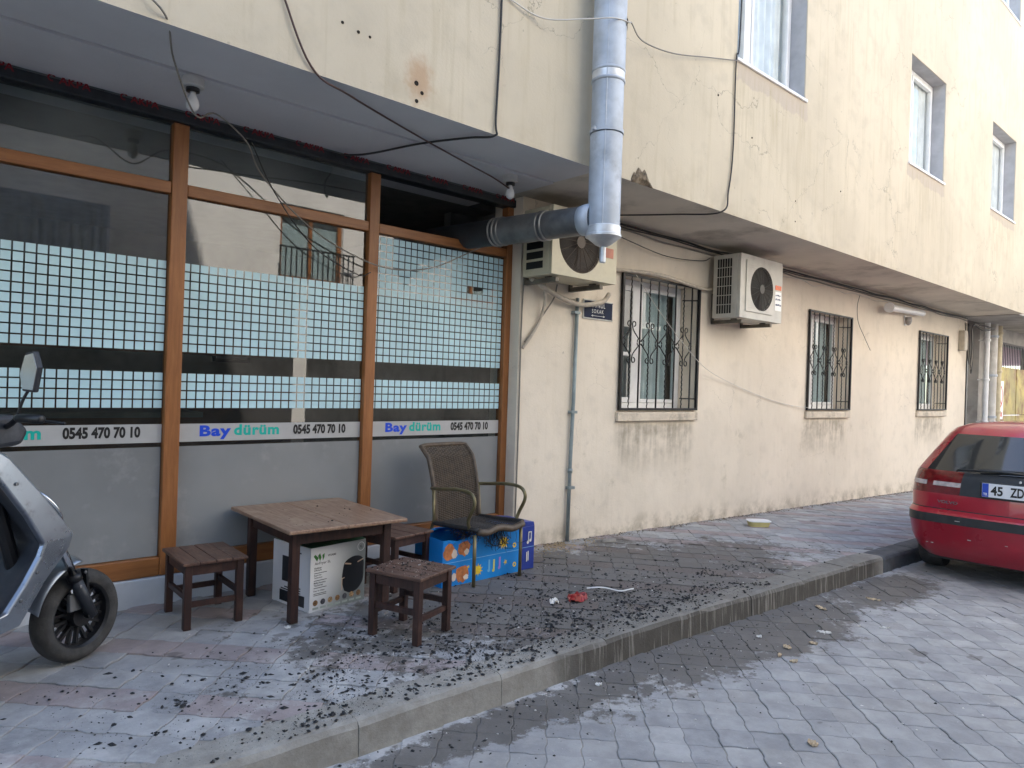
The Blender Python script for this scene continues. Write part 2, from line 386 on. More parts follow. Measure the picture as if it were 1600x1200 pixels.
def paver_poly(s, amp, gap):
    """interlocking block: square cell with zigzag edges, same wave on opposite edges"""
    wav = [(0, 0), (.22, 1), (.42, 1), (.58, -1), (.78, -1)]
    pts = []
    h = s / 2
    bot = [(-h + t * s, -h + amp * a) for t, a in wav]
    rgt = [(h - amp * a, -h + t * s) for t, a in wav]
    top = [(-h + t * s, h + amp * a) for t, a in wav] + [(h, h)]
    lft = [(-h - amp * a, -h + t * s) for t, a in wav] + [(-h, h)]
    ring = bot + rgt + list(reversed(top))[:-1] + list(reversed(lft))[:-1]
    out = []
    for p in ring:
        if not out or (abs(p[0] - out[-1][0]) + abs(p[1] - out[-1][1])) > 1e-6: out.append(p)
    k = (s - gap) / s
    return [(x * k, y * k) for x, y in out]
def paver_rings(s, amp, gap):
    P = paver_poly(s, amp, gap); k = 1 - .007 / s
    return [(x, y, -.010) for x, y in P] + [(x, y, -.0022) for x, y in P] + [(x * k, y * k, 0) for x, y in P], len(P)
def paver_geo(s, amp, gap):
    V, n = paver_rings(s, amp, gap)
    F = [(i, (i + 1) % n, n + (i + 1) % n, n + i) for i in range(n)] + [(n + i, n + (i + 1) % n, 2 * n + (i + 1) % n, 2 * n + i) for i in range(n)] + [tuple(range(2 * n, 3 * n))]
    return V, F
def project(p):
    d = Vector(p) - CAM; z = d.dot(FW)
    if z < .2: return None
    a = FPX * d.dot(RT) / z; b = -FPX * d.z / z
    return 800 + a * cr - b * sr, 600 + a * sr + b * cr, z
def lay(owner, s, amp, gap, region, zf, red_rows, slope_dir=1):
    V, F = paver_geo(s, amp, gap); x0, x1, y0, y1 = region
    cells = []; c45 = math.sqrt(.5); N = int(60 / s)
    rng = random.Random(3)
    for i in range(-N, N):
        for j in range(-N, N):
            u, w = i * s, j * s
            x, y = (u - w) * c45 + 4, (u + w) * c45 - 2
            if not (x0 <= x <= x1 and y0 <= y <= y1): continue
            red = red_rows and (i % 3 == 0) and rng.random() < .86
            k = (4 + rng.randrange(2)) if red else rng.choice((0, 0, 1, 1, 2, 3))
            cells.append((x, y, k))
    def mtx(x, y):
        z = zf(x, y) + rng.uniform(-.0035, .003)
        sl = (zf(x + .1, y) - zf(x - .1, y)) / .2
        return Matrix.Translation((x, y, z)) @ Matrix.Rotation(-math.atan(sl) + rng.uniform(-.014, .014), 4, 'Y') @ Matrix.Rotation(rng.uniform(-.014, .014), 4, 'X') @ Matrix.Rotation(math.pi / 4, 4, 'Z')
    def size(c):
        q = project((c[0], c[1], zf(c[0], c[1])))
        if q is None or not (-20 < q[0] < 1620 and -20 < q[1] < 1225): return 0
        return 1 / q[2] ** 3
    cells.sort(key=size, reverse=True)
    mats = PG + PR; meshes = []
    for k in range(6):
        me = bpy.data.meshes.new('paver'); me.from_pydata(V, [], F); me.materials.append(mats[k]); meshes.append(me)
    for x, y, k in cells[:300]:
        o = bpy.data.objects.new('paver', meshes[k]); COL.objects.link(o); o.parent = owner; o.matrix_basis = mtx(x, y)
    b = MB()
    for x, y, k in cells[300:]:
        M_ = mtx(x, y); b.add([M_ @ Vector(v) for v in V], F, k)
    o = b.build('far_pavers', mats, owner, fix=False, local=True); tag(o, kind='stuff')
lay(walk, .18, .005, .0026, (-1.2, 15.5, -1.66, .12), zwalk, True)
lay(road, .15, .004, .002, (-.6, 15, -5.6, -1.87), zroad, False)

kerb = tag(bpy.data.objects.new('kerb', None), kind='structure'); COL.objects.link(kerb); kerb.location = (0, KY1, 0)
kx = -3.07; kn = 0
rk = random.Random(5)
while kx < 20:
    L_ = .76
    if kx > 6.05 and kx < 6.7: L_ = .8
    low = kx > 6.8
    x0, x1 = kx + .001, kx + L_ - .0015
    dz = -.003 if low else 0
    b = MB(); n = 6
    prof = [(KY0, -.3), (KY0, .0), (KY1 + .035, .0), (KY1 + .012, -.008), (KY1, -.03), (KY1 - .012, -.3)]
    jx = rk.uniform(-.004, .004); jz = .009 + rk.uniform(-.003, .003)
    for i in range(n + 1):
        x = x0 + (x1 - x0) * i / n; e = .004 if i in (0, n) else 0
        b.v += [(x, yy + jx + (rk.uniform(-.003, .003) if 0 < q < 5 else 0), zwalk(x, -1.8) + dz + jz + zz - (e if 0 < q < 5 else 0) + (rk.uniform(-.002, .002) if q < 5 else 0)) for q, (yy, zz) in enumerate(prof)]
    k = len(prof)
    for i in range(n):
        for q in range(k - 1): b.f.append((i * k + q, i * k + q + 1, (i + 1) * k + q + 1, (i + 1) * k + q)); b.mi.append(0)
    b.f += [tuple(range(k)), tuple(range(n * k, n * k + k))]; b.mi += [0, 0]
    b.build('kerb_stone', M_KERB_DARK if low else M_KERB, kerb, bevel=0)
    kx += L_; kn += 1
# ------------------------------------------------------------------ the building
def wall_holes(b, x0, x1, z0, z1, y, holes, depth, step=None):
    xs = sorted({x0, x1} | {v for h in holes for v in h[:2]}); zs = sorted({z0, z1} | {v for h in holes for v in h[2:]})
    for i in range(len(xs) - 1):
        for j in range(len(zs) - 1):
            a, c, d, e = xs[i], xs[i + 1], zs[j], zs[j + 1]
            if any(h[0] <= a and c <= h[1] and h[2] <= d and e <= h[3] for h in holes): continue
            b.add([(a, y, d), (c, y, d), (c, y, e), (a, y, e)], [(0, 1, 2, 3)])
    for h in holes:
        a, c, d, e = h; Y2 = y + depth
        b.add([(a, y, d), (a, y, e), (a, Y2, e), (a, Y2, d)], [(0, 1, 2, 3)]); b.add([(c, y, d), (c, Y2, d), (c, Y2, e), (c, y, e)], [(0, 1, 2, 3)])
        b.add([(a, y, e), (c, y, e), (c, Y2, e), (a, Y2, e)], [(0, 1, 2, 3)]); b.add([(a, y, d), (a, Y2, d), (c, Y2, d), (c, y, d)], [(0, 1, 2, 3)])
    return b
UPY = -.94; SOF = 2.905; ROOF = 9.6
bld = thing('apartment_building', (8, 0, 0), 'cream rendered apartment building with overhanging cracked upper storey', 'building')
LWIN = [(5.27, 6.52, 1.14, 2.44), (9.06, 10.32, 1.14, 2.45), (13.0, 14.36, 1.14, 2.47)]
UWIN = [(5.61, 6.885, 4.285, 5.68), (9.66, 10.94, 4.31, 5.69), (13.12, 14.47, 4.39, 5.77)]
UWIN2 = [(a, b, c + 3.38, d + 3.38) for a, b, c, d in UWIN]
b = MB(); wall_holes(b, 3.97, 15.5, -.6, SOF + .02, 0, LWIN, .30)
b.add([(3.97, 0, -.6), (3.97, 0, SOF), (3.97, .35, SOF), (3.97, .35, -.6)], [(0, 1, 2, 3)])
b.add([(15.5, 0, -.6), (15.5, .5, -.6), (15.5, .5, SOF), (15.5, 0, SOF)], [(0, 1, 2, 3)])
b.build('ground_floor_wall', M_LOW, bld, fix=False)
b = MB(); wall_holes(b, -14, 15.3, SOF, ROOF, UPY, UWIN + UWIN2, .012)
b.add([(15.3, UPY, SOF), (15.3, 10, SOF), (15.3, 10, ROOF), (15.3, UPY, ROOF)], [(0, 1, 2, 3)])
b.build('upper_facade', M_UP, bld, fix=False)
b = MB(); b.box(-14, 15.3, UPY + .3, 10, ROOF - .25, ROOF); b.box(-14, 15.3, 9.8, 10, -.6, ROOF - .25); b.box(-14.2, -14, UPY, 10, -.6, ROOF)
b.build('roof_slab', M_UP, bld)
b = MB(); b.box(-14, 3.86, -.46, .6, SOF - .006, SOF + .2); b.box(-14, 3.86, UPY + .004, -.475, SOF + .003, SOF + .2)
b.build('shop_soffit', M_SOFFIT, bld)
b = MB(); b.box(3.86, 15.3, UPY + .004, .4, SOF + .002, SOF + .2); b.build('wall_soffit', M_SOFFIT2, bld)
b = MB(); b.box(3.9, 15.3, .9, 1.0, -.6, SOF); b.box(4.3, 15.3, .35, 1.0, -.6, -.55)
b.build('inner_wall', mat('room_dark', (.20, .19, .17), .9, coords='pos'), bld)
# dark rooms behind the first and second floor windows
b = MB(); b.box(-14, 15.3, .9, 1.0, SOF + .2, ROOF - .25); b.box(-14, 15.3, UPY + .3, .9, 6.25, 6.3)
b.build('room_partition', MATS['room_dark'], bld)
M_CURT = mat('grey_net_curtain', (.78, .80, .78), .9, var=.1, nscale=6, coords='pos')
def pvc_window(hole, y, mull, kind):
    x0, x1, z0, z1 = hole; e = .003
    fr = MB(); f = .06
    fr.box(x0 + e, x0 + f, y, y + .07, z0 + e, z1 - e); fr.box(x1 - f, x1 - e, y, y + .07, z0 + e, z1 - e)
    fr.box(x0 + f, x1 - f, y, y + .07, z0 + e, z0 + f); fr.box(x0 + f, x1 - f, y, y + .07, z1 - f, z1 - e)
    xm = x0 + (x1 - x0) * mull
    fr.box(xm - .035, xm + .035, y - .004, y + .066, z0 + f, z1 - f)
    w = fr.build('window', M_PVC, bld, bevel=.006)
    for k, (a, c) in enumerate(((x0 + f, xm - .035), (xm + .035, x1 - f))):
        s = MB(); t_ = .055 if k == 0 else .04; ys = y - .012
        s.box(a + e, a + t_, ys, ys + .05, z0 + f + e, z1 - f - e); s.box(c - t_, c - e, ys, ys + .05, z0 + f + e, z1 - f - e)
        s.box(a + t_, c - t_, ys, ys + .05, z0 + f + e, z0 + f + t_); s.box(a + t_, c - t_, ys, ys + .05, z1 - f - t_, z1 - f - e)
        if kind == 'low' and k == 0: s.box(a + t_, c - t_, ys + .002, ys + .048, (z0 + z1) / 2 - .12, (z0 + z1) / 2 - .08)
        s.build('sash', M_PVC, w, bevel=.005)
        MB().box(a + t_, c - t_, ys + .02, ys + .026, z0 + f + t_, z1 - f - t_).build('pane', M_WGLASS if kind == 'low' else M_UGLASS, w)
    cu = MB()
    cu.grid(lambda u, v: (x0 + .02 + (x1 - x0 - .04) * u, y + .075 + .022 * math.sin(u * 55) + .01 * math.sin(u * 131 + v), z0 + .02 + (z1 - z0 - .04) * v), 120, 2)
    if kind == 'low': cu = MB().grid(lambda u, v: (xm - .1 + (x1 - xm) * 1.0 * u, y + .10 + .02 * math.sin(u * 38), z0 + .02 + (z1 - z0 - .04) * v), 80, 2)
    cu.build('curtain', M_CURT, w, smooth=True, fix=False)
    return w
for h in LWIN:
    w = pvc_window(h, .2, .40, 'low')
    x0, x1, z0, z1 = h
    MB().box(x0 - .035, x1 + .03, -.035, .02, z0 - .11, z0 - .022).box(x0 + .004, x1 - .004, .02, .2, z0 - .02, z0 + .002).build('sill', mat('stone_sill', (.62, .54, .43), .8, var=.12, coords='pos', bump=.3, grime=((.3, .26, .2), 6, .5, .7)), w, bevel=.006)
M_REV = mat('grey_reveal_cement', (.42, .42, .43), .9, var=.12, nscale=5, bump=.3, coords='pos')
for h in UWIN + UWIN2:
    x0, x1, z0, z1 = h; r = MB(); e = .013
    for q in (((x0, z0), (x0, z1)), ((x1, z1), (x1, z0)), ((x0, z1), (x1, z1)), ((x1, z0), (x0, z0))):
        (a, c), (d, g) = q; r.add([(a, UPY + e, c), (a, UPY + .26, c), (d, UPY + .26, g), (d, UPY + e, g)], [(0, 1, 2, 3)])
    r.build('reveal', M_REV, bld, fix=False)
    w = pvc_window(h, UPY + .17, .36, 'up'); x0, x1, z0, z1 = h
    MB().box(x0 - .02, x1 + .02, UPY - .022, UPY + .168, z0 - .02, z0 + .008).build('sill', M_PVC, w, bevel=.004)
# broken corner of render and small drilled holes
M_HOLE = mat('exposed_mortar', (.16, .125, .085), .95, var=.5, nscale=30, bump=.8, coords='pos')
b = MB(); rr = random.Random(2)
b.grid(lambda u, v: (4.2 + .26 * u, UPY - .004 + (-.028 * math.sin(math.pi * u) * math.sin(math.pi * v)) + rr.uniform(-.006, .006), SOF - .006 + (.02 + .10 * math.sin(math.pi * min(1, u * 1.15)) ** .8 + .02 * math.sin(u * 23)) * v), 10, 6)
b.build('broken_render', M_HOLE, bld, fix=False)
M_HD = mat('hole_dark', (.03, .025, .02), .95, var=0)
for x, z, r_ in ((1.792, 3.22, .012), (1.887, 3.203, .013), (1.957, 3.2, .011), (2.265, 3.045, .02), (2.305, 3.0, .016), (2.27, 2.945, .016), (5.33, 3.88, .014), (5.9, 3.66, .012), (7.75, 3.55, .012), (6.75, 3.25, .010), (6.76, 3.05, .010)):
    r_ *= .6
    MB().lathe([(r_ * 1.25, 0), (r_ * .9, .004), (r_ * .6, -.004)], Matrix.Translation((x, UPY - .001, z)) @ Matrix.Rotation(math.pi / 2, 4, 'X') @ Matrix.Rotation(rr.uniform(0, 3), 4, 'Z'), 9).build('drilled_hole', M_HD, bld)

# unseen taller block sized to throw a slanting shadow across the street, and the next house on the right
tall = thing('shadow_block', (-8, 4, ROOF), 'unseen taller cream block added at the left to shade the opposite wall', 'building')
MB().box(-14, 0, UPY + .02, 10, ROOF + .004, 18).build('shadow_block_wall', M_UP, tall)
nb = thing('neighbouring_house', (22, 0, -.3), 'pinkish house beyond the cream building with yellow metal gate below', 'building')
M_PINK = mat('pink_render', (.50, .33, .35), .9, var=.1, coords='pos')
M_GREYW = mat('grey_render', (.42, .40, .37), .9, var=.15, nscale=3, coords='pos', bump=.3, grime=((.22, .2, .18), 2, .5, .6))
MB().box(15.33, 40, -.90, 9, 2.98, 9).build('upper_wall', M_PINK, nb)
b = MB(); b.box(16.75, 17.45, .12, .5, -.6, 2.97); b.box(17.45, 40, .12, .5, 2.62, 2.97); b.box(21.6, 40, .12, .5, -.6, 2.62); b.box(15.5, 16.75, .45, .6, 2.25, 2.97)
b.box(15.34, 40, -.86, .12, 2.9, 2.976)
b.build('lower_wall', M_GREYW, nb)
# entrance door between the two houses
dr = thing('entrance_door', (16.1, .5, -.3), 'white framed glass entrance door behind the red car', 'door')
b = MB(); b.box(15.55, 15.63, .40, .48, -.6, 2.2); b.box(16.6, 16.68, .40, .48, -.6, 2.2); b.box(15.63, 16.6, .40, .48, 2.1, 2.2); b.box(15.63, 16.6, .40, .48, -.3, .25); b.box(16.07, 16.13, .405, .475, .25, 2.1)
b.build('frame', M_PVC, dr, bevel=.006)
MB().box(15.64, 16.59, .44, .446, .26, 2.09).build('pane', M_WGLASS, dr)
MB().box(15.5, 16.8, 1.2, 1.25, -.5, 2.5).build('hall_wall', MATS['room_dark'], dr)
MB().box(15.503, 15.56, -.02, .38, -.5, 2.26).build('dark_jamb', M_BLACK, dr)
# rusty yellow gate
gt = thing('metal_gate', (19.5, .3, -.3), 'rusty yellow sheet metal gate at the far right', 'gate')
M_YEL = mat('rusty_yellow_paint', (.44, .36, .12), .6, var=.25, nscale=2.5, coords='pos', grime=((.20, .085, .035), 1.8, .48, .85))
for k in range(6):
    x0 = 17.46 + k * .69
    MB().box(x0, x0 + .68, .26 + .01 * (k % 2), .29 + .01 * (k % 2), -.35, 1.0).box(x0 + .004, x0 + .676, .262 + .01 * (k % 2), .288 + .01 * (k % 2), 1.012, 2.1).build('gate_panel', M_YEL, gt, bevel=.004)
b = MB()
for k in range(30): b.bar((17.5 + k * .14, .28, 2.1), (17.5 + k * .14, .28, 2.62), .014, .014)
b.build('gate_bars', M_BLACK, gt)
sg = thing('no_parking_sign', (18.75, .24, 1.2), 'white no parking plate with red ring on the yellow gate', 'sign')
b = MB(); b.box(18.42, 19.06, .238, .244, .92, 1.78); b.build('plate', M_PVC, sg, bevel=.003)
b = MB(); M_RED = mat('red_print', (.55, .03, .03), .5, var=0)
cxs, czs = 18.74, 1.43
ring = [(cxs + r_ * math.cos(a), .236, czs + r_ * math.sin(a)) for r_ in (.23, .27) for a in [i * math.tau / 40 for i in range(40)]]
b.add(ring, [(i, (i + 1) % 40, 40 + (i + 1) % 40, 40 + i) for i in range(40)])
b.add([(cxs - .18, .2355, czs + .15), (cxs - .15, .2355, czs + .18), (cxs + .18, .2355, czs - .15), (cxs + .15, .2355, czs - .18)], [(0, 1, 2, 3)])
for k in range(5): b.box(18.50 + k * .1, 18.57 + k * .1, .235, .237, .98, 1.08)
b.build('red_ring', M_RED, sg, fix=False)
b = MB(); text_into(b, 'P', (cxs - .09, .2365, czs - .14), (1, 0, 0), (0, 0, 1), .28, .18, .02); b.build('letter', M_TXT, sg, fix=False)
# drain pipes beside the door
for k, (x, y, r_, col, lab) in enumerate(((16.72, -.02, .05, 'w', 'thin white drain pipe, the one nearest the entrance door'), (17.12, -.02, .085, 'g', 'thick grey-white drain pipe between two thinner pipes'), (17.55, -.02, .06, 'y', 'yellowed drain pipe beside the rusty yellow gate'))):
    mm = dict(w=M_PVC, g=mat('old_white_pipe', (.58, .56, .52), .5, var=.12, coords='pos', grime=((.3, .27, .22), 2, .5, .6)), y=mat('yellowed_pipe', (.58, .50, .34), .5, var=.15, coords='pos', grime=((.3, .2, .1), 2, .52, .6)))[col]
    pp = thing('drain_pipe', (x, y, -.3), lab, 'pipe', 'drain pipes by the entrance')
    MB().tube([(x, y, -.3), (x, y, 2.97)], r_, 14).build('pipe', mm, pp, smooth=True, auto=40)
    for zc in (.9, 1.75, 2.55): MB().lathe([(r_ + .004, -.025), (r_ + .014, -.02), (r_ + .014, .02), (r_ + .004, .025)], Matrix.Translation((x, y, zc + .1 * k)), 14).box(x - .012, x + .012, y, y + .15, zc + .1 * k - .012, zc + .1 * k + .012).build('clamp', mm if k != 1 else M_GALV, pp)

# ------------------------------------------------------------------ shopfront
KS = (4.37 + .15) / 4.37
def sx(x): return x * KS
def sz(z): return 1.35 + (z - 1.35) * KS
GY = .15
shop = thing('shopfront', (sx(1.9), GY, 0), 'brown framed shop window wall with aqua grid film and grey stripe', 'shopfront')
posts = [(-2.60, -2.52), (-1.315, -1.235), (-.035, .045), (1.24, 1.325), (2.518, 2.597), (3.78, 3.895)]
Zr0, Zr1 = sz(.195), sz(.30); Zt0, Zt1 = sz(2.37), sz(2.437); Ztop = sz(2.775)
for a, c in posts:
    MB().box(sx(a), sx(c), .11, .19, Zr0, Ztop).build('post', M_FRAME, shop, bevel=.005)
MB().box(sx(3.895) + .003, 4.06, .125, .2, Zr0 - .15, Ztop).build('edge_post', M_FRAME, shop, bevel=.005)
panes = [(posts[i][1], posts[i + 1][0]) for i in range(5)]
for a, c in panes:
    a, c = sx(a) + .002, sx(c) - .002
    MB().box(a, c, .116, .186, Zr0, Zr1).build('bottom_rail', M_FRAMEH, shop, bevel=.005)
    MB().box(a, c, .116, .186, Zt0, Zt1).build('transom', M_FRAMEH, shop, bevel=.005)
b = MB(); b.box(sx(-2.6), 4.05, .10, .22, -.1, Zr0 - .003); b.build('plinth', M_MARBLE, shop, bevel=.008)
b = MB(); b.box(sx(-2.6), 4.0, .085, .2, Ztop, sz(2.835)); b.build('header_profile', mat('black_header_film', (.02, .024, .028), .35, var=.3, nscale=20, coords='pos'), shop, bevel=.005)
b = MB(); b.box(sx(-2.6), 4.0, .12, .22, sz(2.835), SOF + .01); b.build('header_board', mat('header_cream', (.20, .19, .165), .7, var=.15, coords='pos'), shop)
b = MB(); b.box(sx(-2.6), 4.0, .098, .112, sz(2.838), sz(2.873)); b.build('header_strip', mat('header_strip_film', (.13, .15, .155), .3, var=.15, coords='pos'), shop)
for k in range(-1, 11):
    b = MB()
    x = .30 + k * .345
    text_into(b, 'AKPA', (x + .05, .083, sz(2.812)), (1, 0, 0), (0, 0, 1), .042, .15, .02)
    arc = [(x + .018 + r_ * math.cos(a), .083, sz(2.833) + r_ * math.sin(a)) for r_ in (.012, .02) for a in [R(30 + 33 * i) for i in range(9)]]
    b.add(arc, [(i, i + 1, 10 + i, 9 + i) for i in range(8)])
    b.build('header_word', mat('dark_red_print', (.22, .012, .02), .5, var=0), shop, fix=False)
PITCH = .0522 * KS; SQ = PITCH * .845
for n, (a, c) in enumerate(panes):
    x0, x1 = sx(a) + .002, sx(c) - .002; last = n == 4
    low = MB().box(x0, x1, GY, GY + .006, Zr1 + .002, Zt0 - .002).build('glass_pane', M_GLASS, shop)
    if not last: MB().box(x0, x1, GY, GY + .006, Zt1 + .002, Ztop - .002).build('top_light', M_TOPGLASS, shop)
    MB().box(x0 + .004, x1 - .004, GY - .003, GY - .001, Zr1 + .004, sz(.925)).build('frosted_film', M_FROST, low)
    st = MB().box(x0 + .002, x1 - .002, GY - .003, GY - .001, sz(.95), sz(1.055)).build('stripe_film', M_STRIPE, low)
    for z0, rows in ((1.148, 4), (1.474, 17 if last else 10)):
        f = MB(); cols = int((x1 - x0) / PITCH) + 1
        for r_ in range(rows):
            for q in range(cols):
                xr = x1 - .006 - q * PITCH; xl = max(x0 + .002, xr - SQ)
                if xr - xl < .008: continue
                zz = sz(z0) + r_ * PITCH
                if last and 6 < q < 15 and zz > 2.34: pass
                if last and rows == 17 and (4 <= q <= 6) and r_ in (11, ) : continue
                f.add([(xl, GY - .002, zz), (xr, GY - .002, zz), (xr, GY - .002, zz + SQ), (xl, GY - .002, zz + SQ)], [(0, 1, 2, 3)])
        tag(f.build('grid_film', M_FILM, low, fix=False), kind='stuff')
    zt, ht = sz(.985), .058
    w_ = x1 - x0
    def lettering(xa, xb, txt, mm, nm, hh=ht, dz=0, bold=.02, sp=1.):
        f = MB(); text_into(f, txt, (xa, GY - .0045, zt + dz), (1, 0, 0), (0, 0, 1), hh, xb - xa, bold, spacing=sp); return f.build(nm, mm, st, fix=False)
    if n >= 1:
        lettering(x0 + .10 * w_, x0 + .255 * w_, 'Bay', M_BLUE, 'blue_lettering', .088, -.026, .042, 1.1)
        lettering(x0 + .27 * w_, x0 + .51 * w_, 'dürüm', M_TEAL, 'turquoise_lettering', .070, -.004, .038, 1.1)
        lettering(x0 + .59 * w_, x0 + .905 * w_, '0545 470 70 10', M_TXT, 'phone_number', .066, -.006, .045)
# the shop room
room = thing('shop_room', (1.5, 2.5, 0), 'dim shop interior behind the gridded glass', 'room')
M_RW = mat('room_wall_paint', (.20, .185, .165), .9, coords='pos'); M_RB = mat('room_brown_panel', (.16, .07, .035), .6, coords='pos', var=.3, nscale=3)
b = MB(); b.box(-6, 4.3, 4.4, 4.5, -.1, SOF); b.box(4.2, 4.3, .36, 4.4, -.1, SOF); b.box(-6.1, -6, .3, 4.4, -.1, SOF); b.build('back_wall', M_RW, room)
MB().box(-6, 4.2, .22, 4.4, -.1, -.02).build('floor', mat('room_floor', (.25, .22, .19), .4, coords='pos'), room)
MB().box(-6, 4.2, .6, 4.4, SOF - .003, SOF + .05).build('ceiling', M_RW, room)
MB().box(-6, 4.19, 4.36, 4.398, -.02, 1.2).build('wood_panelling', M_RB, room)
MB().box(-3.2, 3.4, 3.5, 3.56, 1.55, 1.72).build('hanging_beam', M_RB, room)
ct = thing('shop_counter', (.6, 2.6, 0), 'dark counter standing inside the shop', 'counter')
MB().box(-.6, 2.2, 2.4, 2.95, -.02, .95).build('counter_body', M_RB, ct); MB().box(-.65, 2.25, 2.35, 3.0, .953, 1.0).build('counter_top', M_RW, ct)
pf = thing('framed_picture', (3.2, 4.34, 1.6), 'small framed picture on the shop back wall', 'picture')
MB().box(3.0, 3.45, 4.32, 4.358, 1.5, 1.8).build('frame', M_BLACK, pf); MB().box(3.04, 3.41, 4.312, 4.319, 1.54, 1.76).build('print', M_RW, pf)
# ------------------------------------------------------------------ opposite side of the street
OY = -8.2
op = thing('opposite_building', (8, OY, 0), 'pale sunlit building across the street with brown framed windows', 'building')
M_OPW = mat('opposite_render', (.80, .77, .71), .9, var=.06, nscale=2, bump=.25, coords='pos', grime=((.5, .46, .4), 1.5, .55, .4))
OW = [(x, x + 1.3, 3.2, 4.6) for x in (-2.0, 5.6, 9.6, 13.6, 17.6)] + [(x, x + 1.3, 6.3, 7.7) for x in (-2.0, 2.0, 5.6, 9.6, 13.6, 17.6)] 
b = MB()
xs = sorted({-14, 40} | {v for h in OW for v in h[:2]}); zs = sorted({-.3, 9.5} | {v for h in OW for v in h[2:]})
for i in range(len(xs) - 1):
    for j in range(len(zs) - 1):
        a, c, d, e = xs[i], xs[i + 1], zs[j], zs[j + 1]
        if any(h[0] <= a and c <= h[1] and h[2] <= d and e <= h[3] for h in OW): continue
        b.add([(a, OY, d), (a, OY, e), (c, OY, e), (c, OY, d)], [(0, 1, 2, 3)])
for h in OW:
    a, c, d, e = h; y2 = OY - .15
    for q in (((a, d), (a, e)), ((c, e), (c, d)), ((a, e), (c, e)), ((c, d), (a, d))):
        (p0, p1), (q0, q1) = q
        b.add([(p0, OY, p1), (p0, y2, p1), (q0, y2, q1), (q0, OY, q1)], [(0, 1, 2, 3)])
b.add([(-14, OY, 9.5), (40, OY, 9.5), (40, OY - 8, 9.5), (-14, OY - 8, 9.5)], [(0, 1, 2, 3)])
b.build('street_wall', M_OPW, op, fix=False)
M_SHUT_SHADE = mat('shaded_shopfronts', (.07, .065, .06), .5, var=.3, nscale=1.5, coords='pos')  # dark shutter colour also stands in for shade on the lower wall
for k in range(9):
    x0 = -13.8 + k * 5.0
    MB().box(x0, x0 + 4.7, OY + .01, OY + .08, 0, 3.08).build('shutter_shade_panel', M_SHUT_SHADE, op)
for a, c, d, e in OW:
    f = MB(); y0, y1 = OY - .15, OY - .09
    f.box(a, a + .07, y0, y1, d, e); f.box(c - .07, c, y0, y1, d, e); f.box(a + .07, c - .07, y0, y1, d, d + .07); f.box(a + .07, c - .07, y0, y1, e - .07, e); f.box((a + c) / 2 - .03, (a + c) / 2 + .03, y0, y1, d + .07, e - .07)
    w = f.build('window', M_FRAME, op); MB().box(a + .07, c - .07, y0 + .02, y0 + .026, d + .07, e - .07).build('pane', M_WGLASS, w)
    MB().box(a, c, y0 - .12, y0 - .1, d, e).build('curtain', M_CURT, w)
rl = thing('balcony_railing', (6.2, OY + .3, 3.1), 'wrought railing in front of a window across the street', 'railing')
b = MB()
for k in range(15): b.bar((5.5 + k * .107, OY + .25, 3.1), (5.5 + k * .107, OY + .25, 3.75), .02, .02)
b.bar((5.48, OY + .25, 3.75), (7.02, OY + .25, 3.75), .03, .03); b.bar((5.48, OY + .25, 3.12), (7.02, OY + .25, 3.12), .03, .03)
b.bar((5.5, OY - .0, 3.12), (5.5, OY + .25, 3.12), .03, .03); b.bar((7.0, OY, 3.12), (7.0, OY + .25, 3.12), .03, .03)
b.build('railing', M_BLACK, rl)
aw = thing('metal_awning', (.6, OY + .4, 3.2), 'grey corrugated awning box across the street', 'awning')
b = MB(); b.grid(lambda u, v: (-1.0 + 3.6 * u, OY + .8 - .0 + .02 * math.sin(u * 180), 3.0 + .8 * v), 240, 1); b.box(-1.0, 2.6, OY + .01, OY + .77, 2.96, 3.0); b.box(-1.0, 2.6, OY + .01, OY + .77, 3.8, 3.84)
b.build('awning_sheet', M_GALV, aw, fix=False)

# ------------------------------------------------------------------ extract duct
du = thing('extract_duct', (3.75, -1.07, 2.2), 'galvanised extract duct hanging from the cream facade', 'duct')
DX, DY, DR = 3.745, -1.085, .112
MB().lathe([(DR, 2.44), (DR, 3.09)], Matrix.Translation((DX, DY, 0)), 32).build('duct_section', M_GALV, du, smooth=True, auto=40)
MB().lathe([(DR - .002, 3.1), (DR - .002, 3.48)], Matrix.Translation((DX, DY, 0)), 32).build('duct_section', M_GALV, du, smooth=True, auto=40)
MB().lathe([(DR + .002, 3.53), (DR + .002, 9.0)], Matrix.Translation((DX, DY, 0)), 32).build('duct_section', M_GALV, du, smooth=True, auto=40)
for z in (3.46, 3.53): MB().lathe([(DR, z - .012), (DR + .006, z - .006), (DR + .006, z + .006), (DR, z + .012)], Matrix.Translation((DX, DY, 0)), 32).build('bead', M_GALV, du, smooth=True)
MB().lathe([(DR + .001, 3.47), (DR + .001, 3.53)], Matrix.Translation((DX, DY, 0)), 32).build('joint_collar', mat('bright_zinc', (.62, .64, .66), .45, .5, var=.2, coords='pos'), du, smooth=True, auto=40)
for z in (3.11, 6.0): MB().lathe([(DR + .003, z - .012), (DR + .006, z - .012), (DR + .006, z + .012), (DR + .003, z + .012)], Matrix.Translation((DX, DY, 0)), 32).box(DX - DR - .03, DX - DR - .002, DY - .012, DY + .012, z - .012, z + .012).bar((DX, DY + DR, z), (DX, UPY, z), .02, .02).build('strap', M_GALV, du, smooth=True, auto=30)
MB().lathe([(DR + .003, 2.46), (DR + .007, 2.455), (DR + .007, 2.405), (DR + .013, 2.40), (DR + .013, 2.385), (DR * .98, 2.378), (DR * .5, 2.335), (.022, 2.318), (.022, 2.215), (.019, 2.21)], Matrix.Translation((DX, DY, 0)), 32).build('end_cap', MATS['bright_zinc'], du, smooth=True, auto=18)
